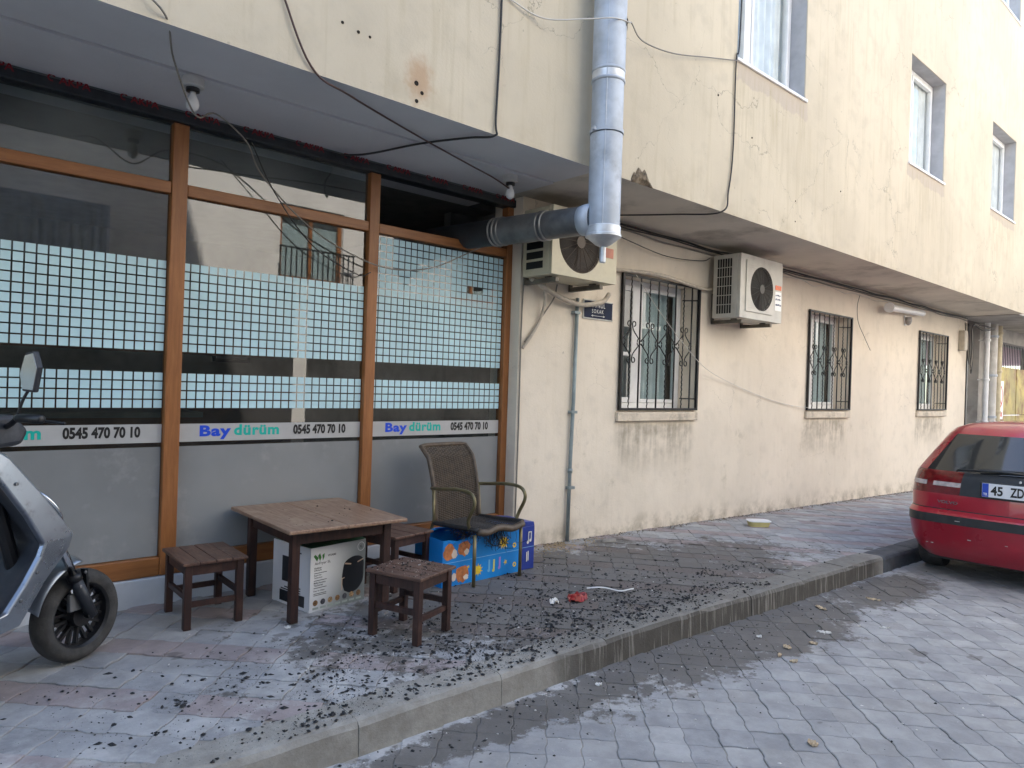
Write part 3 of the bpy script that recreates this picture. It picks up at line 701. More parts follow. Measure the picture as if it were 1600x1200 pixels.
b = MB(); b.bar((DX - DR * .80, DY - DR * .60, 2.45), (DX - DR * .80, DY - DR * .60, 9), .008, .004); b.build('seam', M_GALV, du)
b = MB(); rr = random.Random(4)
ns = 13; b.add([(DX + .075, DY - DR * .745 - .004, 3.868)] + [(DX + .075 + .036 * (1 + .45 * rr.uniform(-1, 1)) * math.cos(a) * .7, DY - DR * .745 - .006 + .022 * math.cos(a), 3.868 + .042 * (1 + .5 * rr.uniform(-1, 1)) * math.sin(a)) for a in [i * math.tau / ns for i in range(ns)]], [(0, 1 + i, 1 + (i + 1) % ns) for i in range(ns)])
b.build('torn_hole', M_TXT, du, fix=False)
# horizontal branch into the shop
A, B_ = Vector((DX - .03, DY + .06, 2.515)), Vector((3.33, 1.0, 2.515)); dv = (B_ - A).normalized()
def on(t): return A + dv * t
MB().tube([on(.0), on(.42)], .102, 28).build('branch_section', M_GALVD, du, smooth=True, auto=40)
MB().tube([on(.42), on(.86)], .105, 28).build('branch_section', M_GALVD, du, smooth=True, auto=40)
MB().tube([on(.86), on(2.0)], .102, 28).build('branch_section', mat('black_duct', (.035, .036, .04), .5, .4, var=.2, coords='pos'), du, smooth=True, auto=40)
for t0 in (.40, .44, .80, .84, .88): MB().tube([on(t0 - .008), on(t0 - .004), on(t0 + .004), on(t0 + .008)], [.103, .111, .111, .103], 28).build('bead', MATS['old_zinc'] if 'old_zinc' in MATS else mat('old_zinc', (.30, .29, .27), .45, .7, coords='pos', var=.3), du, smooth=True)
b = MB(); b.tube([on(.0), on(.06), on(.10)], [.115, .112, .104], 28); b.build('saddle_flange', M_GALV, du, smooth=True)

# ------------------------------------------------------------------ air conditioners
def round_panel(b, x0, x1, z0, z1, y, cx, cz, rx, rz, n=48):
    """flat panel with a round opening"""
    inn, out = [], []
    for i in range(n):
        a = math.tau * (i + .5) / n; c, s = math.cos(a), math.sin(a); inn.append((cx + rx * c, y, cz + rz * s))
        k = min(((x1 - cx) / c if c > 0 else (x0 - cx) / c) if abs(c) > 1e-6 else 1e9, ((z1 - cz) / s if s > 0 else (z0 - cz) / s) if abs(s) > 1e-6 else 1e9)
        out.append((cx + k * c, y, cz + k * s))
    b.add(inn + out, [(i, (i + 1) % n, n + (i + 1) % n, n + i) for i in range(n)])
    for (ux, uz) in ((x0, z0), (x1, z0), (x1, z1), (x0, z1)):
        best = sorted(range(n), key=lambda i: (out[i][0] - ux) ** 2 + (out[i][2] - uz) ** 2)[:2]
        b.add([out[best[0]], out[best[1]], (ux, y, uz)], [(0, 1, 2)])
    b.add(inn + [(p[0], y + .03, p[2]) for p in inn], [(i, (i + 1) % n, n + (i + 1) % n, n + i) for i in range(n)])
def air_con(x0, x1, yb, yf, z0, z1, label, body, fan, style):
    a = thing('air_conditioner', ((x0 + x1) / 2, yb, z0), label, 'air conditioner', 'outdoor air conditioning units')
    w, h = x1 - x0, z1 - z0
    b = MB(); b.box(x0, x1, yf + .035, yb, z0, z1)
    b.build('casing', body, a, bevel=.012)
    b = MB(); fx = x0 + w * fan[0]; fz = z0 + h * fan[1]; r_ = fan[2]
    round_panel(b, x0 + .001, x1 - .001, z0 + .002, z1 - .002, yf, fx, fz, r_, r_)
    ol = [(x0 + .001, z0 + .002), (x1 - .001, z0 + .002), (x1 - .001, z1 - .002), (x0 + .001, z1 - .002)]
    b.add([(p[0], y, p[1]) for y in (yf, yf + .034) for p in ol], [(i, (i + 1) % 4, 4 + (i + 1) % 4, 4 + i) for i in range(4)])
    b.build('front_panel', body, a, fix=False)
    MB().lathe([(r_ + .02, 0), (r_ + .02, .004)], Matrix.Translation((fx, yf + .0335, fz)) @ Matrix.Rotation(math.pi / 2, 4, 'X'), 40).build('fan_recess', M_TXT, a)
    g = MB()
    nr = 24
    for k in range(1, nr + 1):
        rr_ = r_ * k / nr; g.tube([(fx + rr_ * math.cos(t), yf + .003, fz + rr_ * math.sin(t)) for t in [i * math.tau / 40 for i in range(41)]], .0026 if k < nr else .006, 4, cap=False)
    for k in range(16):
        t = k * math.tau / 16; g.tube([(fx + .05 * math.cos(t), yf, fz + .05 * math.sin(t)), (fx + r_ * math.cos(t), yf, fz + r_ * math.sin(t))], .0025, 4)
    g.lathe([(.05, -.004), (.05, .004)], Matrix.Translation((fx, yf, fz)) @ Matrix.Rotation(math.pi / 2, 4, 'X'), 20)
    g.build('fan_grille', mat('grille_brown_%d' % style, ((.10, .075, .055), (.075, .07, .062))[style], .6, var=.1, coords='pos'), a)
    fb = MB(); r_ *= .9
    for k in range(3):
        t0 = k * math.tau / 3 + .4
        fb.grid(lambda u, v: (fx + (.04 + (r_ - .05) * u) * math.cos(t0 + v * 1.2), yf + .02 + .01 * v, fz + (.04 + (r_ - .05) * u) * math.sin(t0 + v * 1.2)), 4, 6)
    fb.build('fan_blade', mat('fan_grey', (.03, .03, .03), .5, var=0), a, fix=False)
    # louvres on the near side
    lv = MB(); rows = 6 if style == 0 else 7; d0, d1 = yf + .10, yb - .05
    if style == 0:
        for k in range(6):
            zc = z0 + h * (.10 + k * .145); lv.box(x0 - .0035, x0 - .0005, d0, d1, zc, zc + h * .105)
    else:
        for k in range(6):
            yc = d0 + (d1 - d0) * k / 6
            for q in range(6): lv.box(x0 - .0035, x0 - .0005, yc + .004, yc + (d1 - d0) / 6 - .006, z0 + h * (.07 + q * .145), z0 + h * (.07 + q * .145 + .132))
    lv.build('side_louvres', M_TXT, a)
    for xx in (x0 + w * .1, x1 - w * .22):
        MB().box(xx, xx + .04, yf + .03, -.004, z0 - .05, z0 - .012).box(xx, xx + .04, -.02, -.003, z0 - .05, z0 + .28).box(xx + .004, xx + .036, yf + .1, yf + .16, z0 - .012, z0 + .001).build('bracket', mat('bracket_steel', (.14, .125, .10), .6, .4, coords='pos', var=.3), a, bevel=.003)
    return a
M_ACY = mat('aged_cream_casing', (.56, .51, .37), .5, var=.1, nscale=5, coords='pos', grime=((.34, .29, .18), 5, .52, .5))
M_ACW = mat('aged_white_casing', (.55, .53, .47), .5, var=.08, nscale=5, coords='pos', grime=((.36, .33, .27), 4, .55, .5))
ac = air_con(3.93, 4.71, -.06, -.40, 2.225, 2.77, 'yellowed air conditioner half hidden behind the galvanised duct', M_ACY, (.42, .54, .25), 0)
MB().box(4.56, 4.66, -.404, -.401, 2.44, 2.52).build('faded_sticker', mat('faded_pink_print', (.55, .22, .15), .6, var=.2, coords='pos'), ac)
ac = air_con(6.70, 7.58, -.07, -.40, 2.125, 2.80, 'white air conditioner on wall brackets between the first two barred windows', M_ACW, (.50, .50, .235), 1)
MB().box(6.80, 7.36, -.412, -.4005, 2.2, 2.225).box(6.80, 6.82, -.412, -.4005, 2.23, 2.74).build('panel_ridge', M_ACW, ac)
b = MB(); b.box(7.425, 7.555, -.404, -.401, 2.49, 2.54); b.build('orange_sticker', mat('orange_print', (.75, .16, .05), .5, var=.15, coords='pos', nscale=60), ac)
b = MB(); b.box(7.42, 7.56, -.4035, -.401, 2.26, 2.47); b.build('paper_sticker', M_PVC, ac)
b = MB(); rr = random.Random(8)
for q, zc in enumerate((2.43, 2.385, 2.325)):
    for k in range(6):
        xx = 7.432 + k * .02; b.box(xx, xx + rr.uniform(.008, .017), -.4055, -.404, zc - rr.uniform(.004, .012), zc + rr.uniform(.003, .014))
tag(b.build('sticker_print', mat('blue_grey_print', (.06, .08, .16), .6, var=0), ac), kind='stuff')
b = MB()
for k in range(22): b.box(6.835, 7.335, -.4025, -.4004, 2.245 + k * .0215, 2.252 + k * .0215) if abs(2.25 + k * .0215 - 2.4625) > .25 else None
for k in range(20):
    zc = 2.245 + k * .0235; dx = math.sqrt(max(0, .25 ** 2 - (zc - 2.4625) ** 2))
    b.box(6.835, 7.14 - dx, -.403, -.4004, zc, zc + .008)
b.build('front_slats', M_ACW, ac)

# ------------------------------------------------------------------ window grilles
M_IRON = mat('black_iron', (.012, .012, .013), .5, .3, var=.2, coords='pos')
def scroll(c, sgn_x, sgn_z, r_=.03):
    x, y, z = c
    return [(x + sgn_x * (r_ - r_ * (1 - .12 * k) * math.cos(k * .62)), y, z + sgn_z * (r_ * (1 - .12 * k) * math.sin(k * .62))) for k in range(8)]
def grille(hole, label):
    x0, x1, z0, z1 = hole; x0 -= .02; x1 += .02; z0 -= .005; y = -.024
    g = thing('window_grille', ((x0 + x1) / 2, y, z0), label, 'window grille', 'wrought iron grilles over the street windows')
    f = MB(); f.box(x0, x0 + .028, y - .014, y + .014, z0, z1); f.box(x1 - .028, x1, y - .014, y + .014, z0, z1); f.box(x0 + .028, x1 - .028, y - .012, y + .012, z0, z0 + .022); f.box(x0 + .028, x1 - .028, y - .012, y + .012, z1 - .022, z1)
    for xx in (x0 + .014, x1 - .014):
        for zz in (z0 + .12, z1 - .14): f.bar((xx, y, zz), (xx + (.1 if xx < x0 + .1 else -.1), .12, zz), .012, .012)
    f.build('frame', M_IRON, g, bevel=.002)
    nb_ = 8
    xs = [x0 + (x1 - x0) * (k + 1) / (nb_ + 1) for k in range(nb_)]
    for k, xx in enumerate(xs):
        b = MB()
        if k % 2 == 0: # twisted bar
            pts = [(xx + .0025 * math.cos(t * 1.3), y + .0025 * math.sin(t * 1.3), z0 + .02 + (z1 - z0 - .04) * t / 120) for t in range(121)]
            b.tube(pts, .0065, 4)
        else: b.bar((xx, y, z0 + .02), (xx, y, z1 - .02), .012, .012)
        b.build('bar', M_IRON, g)
    zm = (z0 + z1) / 2 + .005; hw = (x1 - x0) / 9
    for k in range(0, nb_, 2):
        xx = xs[k]; b = MB(); yy = y - .012
        for s in (-1, 1):
            for v in (-1, 1):
                pts = [(xx + s * hw * .95, yy, zm + v * .01), (xx + s * hw * .62, yy, zm + v * .055), (xx + s * .028, yy, zm + v * .115), (xx + s * .012, yy, zm + v * .17)]
                cur = spline(pts, 6); c = cur[-1]
                cur += [(c.x + s * (.03 - .03 * math.cos(t)) * (1 - t * .06), yy, c.z + v * .03 * math.sin(t) * (1 - t * .06)) for t in [i * .45 for i in range(1, 11)]]
                b.tube(cur, .006, 5)
                c0 = pts[0]; b.tube([(c0[0] - s * .022 * (1 - math.cos(t)), yy, c0[2] + v * .022 * math.sin(t)) for t in [i * .5 for i in range(8)]], .0055, 5)
        b.build('scroll', M_IRON, g)
for h, lab in zip(LWIN, ('black scrolled grille over the window next to the street sign', 'black scrolled grille over the middle street window', 'black scrolled grille over the far street window near the red car')): grille(h, lab)

# ------------------------------------------------------------------ street sign, conduit, ceiling lamps
sg = thing('street_sign', (4.93, -.01, 2.05), 'dark blue enamel street name plate below the yellowed air conditioner', 'sign')
x0, x1, z0, z1 = 4.73, 5.14, 1.962, 2.14
MB().box(x0, x1, -.012, -.004, z0, z1).build('border', mat('sign_white', (.55, .54, .50), .5, var=.15, coords='pos', grime=((.25, .2, .15), 20, .55, .6)), sg, bevel=.003)
MB().box(x0 + .012, x1 - .012, -.0145, -.0122, z0 + .012, z1 - .012).build('plate', mat('navy_enamel', (.012, .02, .05), .65, var=.2, coords='pos', spec=.2), sg, bevel=.001)
b = MB()
text_into(b, 'GÖNÜL', (4.835, -.0155, 2.072), (1, 0, 0), (0, 0, 1), .05, .19, .015, spacing=1.2)
text_into(b, 'SOKAK', (4.845, -.0155, 2.02), (1, 0, 0), (0, 0, 1), .036, .16, .012, spacing=1.3)
b.box(4.85, 5.01, -.016, -.015, 1.994, 1.998)
for s, xx in ((-1, 4.835), (1, 5.025)): b.add([(xx, -.0158, 1.996), (xx - s * .025, -.0158, 2.006), (xx - s * .025, -.0158, 1.986)], [(0, 1, 2)])
b.build('lettering', mat('sign_lettering', (.60, .60, .58), .5, var=.1, coords='pos'), sg, fix=False)
b = MB()
for xx in (x0 + .015, x1 - .015):
    for zz in (z0 + .015, z1 - .015): b.lathe([(.006, 0), (.005, .004)], Matrix.Translation((xx, -.0145, zz)) @ Matrix.Rotation(math.pi / 2, 4, 'X'), 8)
b.build('nails', M_GALVD, sg)
cp = thing('conduit_pipe', (4.62, -.03, -.03), 'thin grey metal conduit running down the wall beside the shop', 'pipe')
MB().tube([(4.635, -.028, 2.13), (4.625, -.028, 1.2), (4.61, -.028, .7), (4.60, -.03, -.06)], .017, 10).build('pipe', M_PIPE, cp, smooth=True)
for z in (2.0, 1.12, .45): MB().box(4.585, 4.66, -.05, -.003, z - .012, z + .012).build('clip', M_PIPE, cp, bevel=.003)
MB().tube([(4.612, -.028, .62), (4.61, -.028, .58)], .022, 10).build('coupling', M_PIPE, cp, smooth=True)
M_PORC = mat('porcelain', (.52, .51, .49), .4, var=.1, coords='pos'); M_BULB = mat('milky_bulb', (.72, .72, .72), .25, var=0)
for x, y, lab in ((1.215, -.425, 'round porcelain lamp holder with white bulb, nearer the scooter'), (3.50, -.37, 'round porcelain lamp holder with white bulb, nearer the duct')):
    lp = thing('ceiling_lamp', (x, y, SOF), lab, 'lamp', 'bare bulbs under the soffit'); zt = SOF - .006 if y > -.46 else SOF
    T = Matrix.Translation((x, y, zt))
    MB().lathe([(.055, 0), (.055, -.045), (.05, -.05), (.038, -.052)], T, 24).build('base', M_PORC, lp, smooth=True, auto=40)
    MB().lathe([(.034, -.05), (.034, -.07), (.028, -.072)], T, 20).build('holder', M_BLACK, lp, smooth=True, auto=40)
    MB().lathe([(.014, -.068), (.016, -.085), (.03, -.115), (.034, -.14), (.028, -.16), (.012, -.172), (.001, -.174)], T, 20).build('bulb', M_BULB, lp, smooth=True)

# ------------------------------------------------------------------ cables
def cable(pts, r_, material, label, name='cable', n=8, sides=6):
    b = MB(); P = spline(pts, n)
    r_ *= .8 if name == 'cable' else 1
    o = b.tube(P, r_, sides).build(name, material, smooth=True)
    return tag(o, label, 'cable' if name != 'hose' else 'hose')
cable([(.80, UPY - .02, 3.02), (.93, UPY - .01, 2.93), (1.05, -.66, 2.87), (1.22, -.46, 2.70), (1.38, -.30, 2.79), (1.62, -.12, 2.74), (1.78, .02, 2.60), (2.1, .06, 2.36), (2.42, .07, 2.22), (2.75, .06, 2.15), (3.1, .05, 2.20), (3.4, .04, 2.34), (3.62, .06, 2.45)], .006, M_CABLEG, 'grey cable sagging from the soffit edge past the first bulb across the glass')
cable([(1.66, -.1, 2.75), (1.86, .0, 2.50), (2.15, .05, 2.22), (2.5, .08, 2.08), (2.62, .1, 2.11)], .005, M_CABLE, 'thin black cable drooping across the upper middle pane')
cable([(1.43, UPY - .012, 3.3), (1.62, UPY - .012, 2.93), (1.9, -.86, 2.885), (2.5, -.62, 2.88), (3.0, -.47, 2.86), (3.3, -.40, 2.84), (3.48, -.38, 2.80)], .007, M_CABLER, 'brown cable slanting down the facade to the second bulb')
cable([(2.875, UPY - .012, 9.0), (2.872, UPY - .012, 5.0), (2.868, UPY - .012, 3.6), (2.853, UPY - .012, 3.0), (2.85, UPY - .012, 2.895), (2.75, -.8, 2.89), (2.6, -.5, 2.885), (2.45, -.1, 2.87), (2.3, .06, 2.86)], .009, M_CABLE, 'black cable clipped straight down the facade above the shop')
cable([(2.93, UPY - .01, 3.78), (3.2, UPY - .05, 3.74), (3.5, -1.12, 3.80), (3.66, -1.19, 3.84), (3.83, -1.20, 3.865)], .006, M_CABLEW, 'pale wire reaching the torn hole in the duct from the left')
cable([(3.83, -1.20, 3.868), (4.15, -1.05, 3.90), (4.6, -.99, 3.98), (5.1, -.97, 4.12), (5.57, -.96, 4.25)], .006, M_CABLEG, 'thin wire sagging from the duct to the window corner')
cable([(5.64, UPY - .012, 9.0), (5.635, UPY - .012, 4.82), (5.575, UPY - .014, 4.25), (5.572, UPY - .014, 3.5), (5.52, UPY - .014, 3.1), (5.42, UPY - .012, 2.895), (5.2, -.62, 2.885), (4.95, -.28, 2.885), (4.75, -.05, 2.88)], .009, M_CABLE, 'black cable running down from the first-floor window to the soffit')
cable([(4.72, -.1, 2.36), (5.0, -.06, 2.43), (5.35, -.06, 2.46), (5.8, -.07, 2.475), (6.3, -.06, 2.44), (6.62, -.04, 2.43), (6.75, -.03, 2.45)], .019, M_HOSE, 'beige insulated hose running above the first barred window', 'hose', sides=10)
cable([(5.38, -.07, 2.44), (5.75, -.10, 2.1), (6.2, -.11, 1.78), (6.6, -.09, 1.58), (7.2, -.03, 1.44), (8.0, -.02, 1.28), (8.6, -.02, 1.2), (9.04, -.05, 1.17)], .004, M_CABLEW, 'thin white wire slung from the first grille to the second')
for k, (dy, dz, r_, x0, x1) in enumerate(((-.03, -.03, .014, 4.8, 15.4), (-.055, -.055, .009, 4.9, 15.3), (-.02, -.075, .011, 4.85, 15.4), (-.035, -.11, .006, 7.6, 13.0))):
    rr = random.Random(20 + k); n = 22
    cable([(x0 + (x1 - x0) * i / n, dy + rr.uniform(-.008, .004), SOF + dz + rr.uniform(-.016, .012) - (.03 if k == 3 and i % 4 == 2 else 0)) for i in range(n + 1)], r_, (M_CABLE, M_CABLE, M_CABLEG, M_CABLEW)[k], ('thick black cable in the bundle under the soffit', 'thinner black cable in the bundle under the soffit', 'grey cable in the bundle under the soffit', 'pale slack cable looping below the soffit bundle')[k], n=4)
cable([(4.75, -.04, 2.82), (5.3, -.05, 2.74), (5.9, -.05, 2.68), (6.5, -.05, 2.72), (6.7, -.03, 2.78)], .006, M_CABLE, 'black cable sagging between the two air conditioners')
cable([(10.55, -.03, 2.80), (10.45, -.04, 2.62), (10.5, -.04, 2.4), (10.7, -.05, 2.2), (10.95, -.04, 2.02)], .006, M_CABLEG, 'loose cable end dangling beside the middle grille')
cable([(4.15, -.10, 2.20), (4.2, -.06, 2.05), (4.18, -.03, 1.9), (4.08, -.03, 1.75), (4.0, -.02, 1.65)], .013, M_HOSE, 'wrapped hose curling down beside the shop frame', 'hose')
cable([(4.28, -.12, 2.2), (4.32, -.05, 2.10), (4.22, -.03, 1.95), (4.10, -.03, 1.80), (4.02, -.02, 1.70)], .008, M_CABLEG, 'grey cable curling down from the yellowed air conditioner')
cable([(4.0, -.1, 2.22), (4.3, -.09, 2.12), (4.63, -.06, 2.07), (4.9, -.08, 2.12), (4.98, -.1, 2.2)], .022, M_HOSE, 'thick beige hose sagging below the yellowed air conditioner', 'hose', sides=10)
cable([(4.0, -.01, 2.25), (3.985, -.012, 1.8), (3.99, -.012, 1.0), (3.985, -.012, .1)], .008, M_CABLEG, 'grey cable down the wall corner beside the shop frame')
for k in range(3):
    rr = random.Random(40 + k)
    cable([(15.2 + .1 * k, -.05, 2.78), (15.25 + .1 * k, -.08, 2.3 - .1 * k), (15.42 + .06 * k, -.08, 2.0 - .08 * k), (15.58 + .04 * k, -.07, 2.25), (15.62, -.06, 2.75), (16.2, -.08, 2.7 + .05 * k), (17.1, -.06, 2.8)], .012, (M_CABLE, M_CABLEG, M_CABLE)[k], ('black cable looping by the entrance, outer loop', 'grey cable looping by the entrance', 'black cable looping by the entrance, lowest loop')[k])
mbx = thing('meter_box', (15.1, -.05, 2.3), 'small grey cable box near the entrance door', 'box'); MB().box(15.02, 15.2, -.10, -.003, 2.25, 2.62).build('case', mat('box_beige', (.45, .40, .32), .6, coords='pos'), mbx, bevel=.008); MB().box(15.03, 15.19, -.106, -.1005, 2.27, 2.60).build('lid', MATS['box_beige'], mbx, bevel=.003)
vp = thing('vent_pipe', (11.9, -.1, 2.66), 'short white vent pipe lying along the wall under the soffit', 'pipe')
MB().tube([(11.3, -.16, 2.68), (12.9, -.08, 2.74)], .05, 16).build('pipe', M_PVC, vp, smooth=True, auto=40); MB().tube([(11.27, -.162, 2.678), (11.31, -.16, 2.68)], .075, 16).build('flange', M_PVC, vp, smooth=True, auto=40)
lm = thing('wall_fitting', (12.3, -.06, 2.5), 'small grey dome fitting below the white vent pipe', 'fitting')
MB().lathe([(.05, .08), (.05, .02), (.035, -.03), (.01, -.05)], Matrix.Translation((12.35, -.06, 2.55)), 16).build('dome', mat('fitting_grey', (.35, .34, .32), .5, coords='pos'), lm, smooth=True); MB().box(12.32, 12.38, -.02, -.003, 2.5, 2.66).build('mount', M_PVC, lm)
# ------------------------------------------------------------------ table and stools (local coordinates, z up from the ground)
def put(o, x, y, rz=0):
    o.location = (x, y, zwalk(x, y)); o.rotation_euler = (0, 0, rz); return o
def make_table(w, d, h, lx0, lx1, ly0, ly1):
    t = thing('low_table', (0, 0, 0), 'low square brown wooden table over the air fryer box', 'table')
    b = MB(); n = 2
    xs = [-w / 2, -.02, w / 2]
    for i in range(2): MB().box(xs[i] + (.0008 if i else 0), xs[i + 1] - (.0008 if not i else 0), -d / 2, d / 2, h - .022, h).build('top_board', M_TOPWOOD, t, bevel=.006, local=True)
    for x in (lx0, lx1):
        for y in (ly0, ly1): MB().box(x - .024, x + .024, y - .024, y + .024, 0, h - .024).build('leg', M_DARKWOOD, t, bevel=.004, local=True)
    for y in (ly0, ly1): MB().box(lx0 + .025, lx1 - .025, y - .012, y + .012, h - .10, h - .024).build('apron', M_DARKWOOD, t, bevel=.003, local=True)
    for x in (lx0, lx1): MB().box(x - .012, x + .012, ly0 + .025, ly1 - .025, h - .10, h - .024).build('apron', M_DARKWOOD, t, bevel=.003, local=True)
    return t
def make_stool(label, w, d, h, boards=4, top=None):
    t = thing('wooden_stool', (0, 0, 0), label, 'stool', 'low wooden stools round the table')
    for i in range(boards):
        bw = w / boards; MB().box(-w / 2 + i * bw + .0012, -w / 2 + (i + 1) * bw - .0012, -d / 2, d / 2, h - .018, h - .001 * (i % 2)).build('seat_board', top or M_STOOLTOP, t, bevel=.004, local=True)
    a, c = w / 2 - .035, d / 2 - .035; l = .019
    for x in (-a, a):
        for y in (-c, c): MB().box(x - l, x + l, y - l, y + l, 0, h - .019).build('leg', M_DARKWOOD, t, bevel=.003, local=True)
    for y in (-c, c):
        MB().box(-a + l + .001, a - l - .001, y - .011, y + .011, h - .075, h - .019).build('apron', M_DARKWOOD, t, bevel=.002, local=True)
        MB().box(-a + l + .001, a - l - .001, y - .01, y + .01, .115, .145).build('stretcher', M_DARKWOOD, t, bevel=.002, local=True)
    for x in (-a, a):
        MB().box(x - .011, x + .011, -c + l + .001, c - l - .001, h - .075, h - .019).build('apron', M_DARKWOOD, t, bevel=.002, local=True)
        MB().box(x - .01, x + .01, -c + l + .001, c - l - .001, .15, .18).build('stretcher', M_DARKWOOD, t, bevel=.002, local=True)
    return t
tb = make_table(.74, .88, .53, -.29, .285, -.33, .28); put(tb, 2.05, -.335, R(-1))
put(make_stool('wooden stool with clean slatted seat, between the scooter and the table', .34, .42, .36), 1.405, -.275, R(-2))
put(make_stool('wooden stool strewn with burnt crumbs, nearest the kerb', .34, .36, .355), 2.205, -1.14, R(20))
put(make_stool('wooden stool tucked behind the table beside the blue box', .36, .36, .36), 2.62, -.33, R(12))

# ------------------------------------------------------------------ air fryer carton
bx = thing('air_fryer_box', (0, 0, 0), 'white and grey air fryer carton under the table', 'box')
BW, BD, BH = .40, .38, .375
M_CARD = mat('white_card', (.78, .78, .79), .45, var=.04, nscale=3)
M_CARDG = mat('grey_card', (.30, .32, .31), .4, var=.1, nscale=3)
M_GREEN = mat('green_card', (.05, .13, .075), .4, var=.15)
def gradient_card():
    mm = bpy.data.materials.new('printed_card'); mm.use_nodes = True; t = NT(mm); x, y, z = t.xyz(t.obj())
    f = t.ramp(t.math('ADD', t.math('MULTIPLY', x, 1.6), t.math('MULTIPLY', z, -.8)), -.12, .42)
    t.set(t.bsdf, 'Base Color', t.mix(f, (.80, .81, .82), (.20, .22, .215))); t.bsdf.inputs['Roughness'].default_value = .35; return mm
M_PRINT = gradient_card()
MB().box(0, BW, .0015, BD, 0, BH - .002).build('carton', M_CARD, bx, bevel=.003, local=True)
MB().box(.001, BW - .001, 0, .0012, .001, BH - .003).build('front_print', M_PRINT, bx, local=True)
b = MB(); b.box(.003, BW - .003, .003, BD - .003, BH - .0015, BH + .0008)
b.add([(.0, 0, BH), (BW, 0, BH), (BW * .96, -.0 + .09, BH + .03), (.05, .10, BH + .016)], [(0, 1, 2, 3)]); b.add([(0, BD, BH), (BW, BD, BH), (BW * .95, BD - .14, BH + .045), (.04, BD - .12, BH + .02)], [(0, 1, 2, 3)])
b.build('top_flap', M_GREEN, bx, local=True, fix=False)
def flat(b, poly, y=-.0006): b.add([(x, y, z) for x, z in poly], [tuple(range(len(poly)))])
def disc(b, cx, cz, r0, r1, y, n=20):
    if r0 <= 0: b.add([(cx + r1 * math.cos(i * math.tau / n), y, cz + r1 * math.sin(i * math.tau / n)) for i in range(n)], [tuple(range(n))])
    else: b.add([(cx + r_ * math.cos(i * math.tau / n), y, cz + r_ * math.sin(i * math.tau / n)) for r_ in (r0, r1) for i in range(n)], [(i, (i + 1) % n, n + (i + 1) % n, n + i) for i in range(n)])
b = MB()
flat(b, [(p.x, p.y) for p in spline([(.243, .085, 0), (.226, .14, 0), (.230, .205, 0), (.246, .255, 0), (.30, .280, 0), (.355, .276, 0), (.384, .25, 0), (.388, .20, 0), (.383, .125, 0), (.345, .078, 0), (.29, .064, 0), (.246, .082, 0)], 5)])
b.build('fryer_picture', mat('print_black', (.012, .014, .018), .3, var=0), bx, local=True, fix=False)
b = MB(); flat(b, [(.243, .243), (.29, .233), (.292, .241), (.246, .251)], -.001); flat(b, [(.34, .237), (.383, .25), (.383, .258), (.338, .245)], -.001); flat(b, [(.222, .09), (.229, .09), (.229, .155), (.245, .16), (.245, .166), (.222, .162)], -.001); b.build('fryer_trim', mat('print_bronze', (.50, .36, .26), .4, var=0), bx, local=True, fix=False)
b = MB()
for s in (0, 1):
    for k in range(3):
        cx = .062 + (k - 1) * .02; flat(b, [(cx - .013 + .01 * (k - 1), .325), (cx + .001 + .012 * (k - 1), .338 - .004 * abs(k - 1)), (cx + .012, .312), (cx + .002, .292)], -.0008)
b.build('leaf_logo', mat('print_green', (.07, .30, .06), .5, var=0), bx, local=True, fix=False)
b = MB()
T = lambda s, x, z, h, w, bo=.01: text_into(b, s, (x, -.0009, z), (1, 0, 0), (0, 0, 1), h, w, bo)
T('WIAMI', .118, .31, .013, .058); T('AirFryer 5L', .028, .268, .020, .112, .004)
for s, z in (('Healthier', .248), ('Lifestyle', .234), ('Rapid Air', .205), ('Technology', .191), ('Multi-Function', .162), ('Touchscreen', .148), ('Easy to Clean', .115)): T(s, .026, z, .011, .0058 * len(s), .02)
for z in (.222, .179, .136, .103, .094): b.box(.026, .115, -.0009, -.0007, z, z + .0035)
T('XL', .352, .325, .016, .022, .02)
b.build('print_text', mat('print_dark', (.03, .035, .035), .5, var=0), bx, local=True, fix=False)
b = MB(); disc(b, .363, .333, .024, .027, -.0012, 28); b.build('badge_ring', M_CARD, bx, local=True, fix=False)
for k in range(7):
    b = MB(); disc(b, .04 + k * .052, .052, 0, .017, -.0012); o = b.build('food_picture', mat('food_%d' % (k % 3), ((.22, .12, .05), (.06, .06, .07), (.34, .22, .11))[k % 3], .5, var=.6, nscale=90), bx, local=True, fix=False)
b = MB()
for k in range(7): b.box(.022 + k * .052, .062 + k * .052, -.0012, -.0006, .014, .026)
b.build('caption_bar', mat('print_palegreen', (.34, .40, .36), .5, var=0), bx, local=True)
b = MB(); b.box(-.0008, .0, .15, .28, .14, .29); b.box(-.0008, 0, .05, .30, .02, .085); b.build('side_picture', MATS['print_black'], bx, local=True)
b = MB()
for z in (.325, .118, .104, .09): b.box(-.0008, 0, .09, .25 + .04 * math.sin(z * 90), z, z + .007)
b.build('side_text', MATS['print_dark'], bx, local=True)
put(bx, 1.90, -.565, R(9))

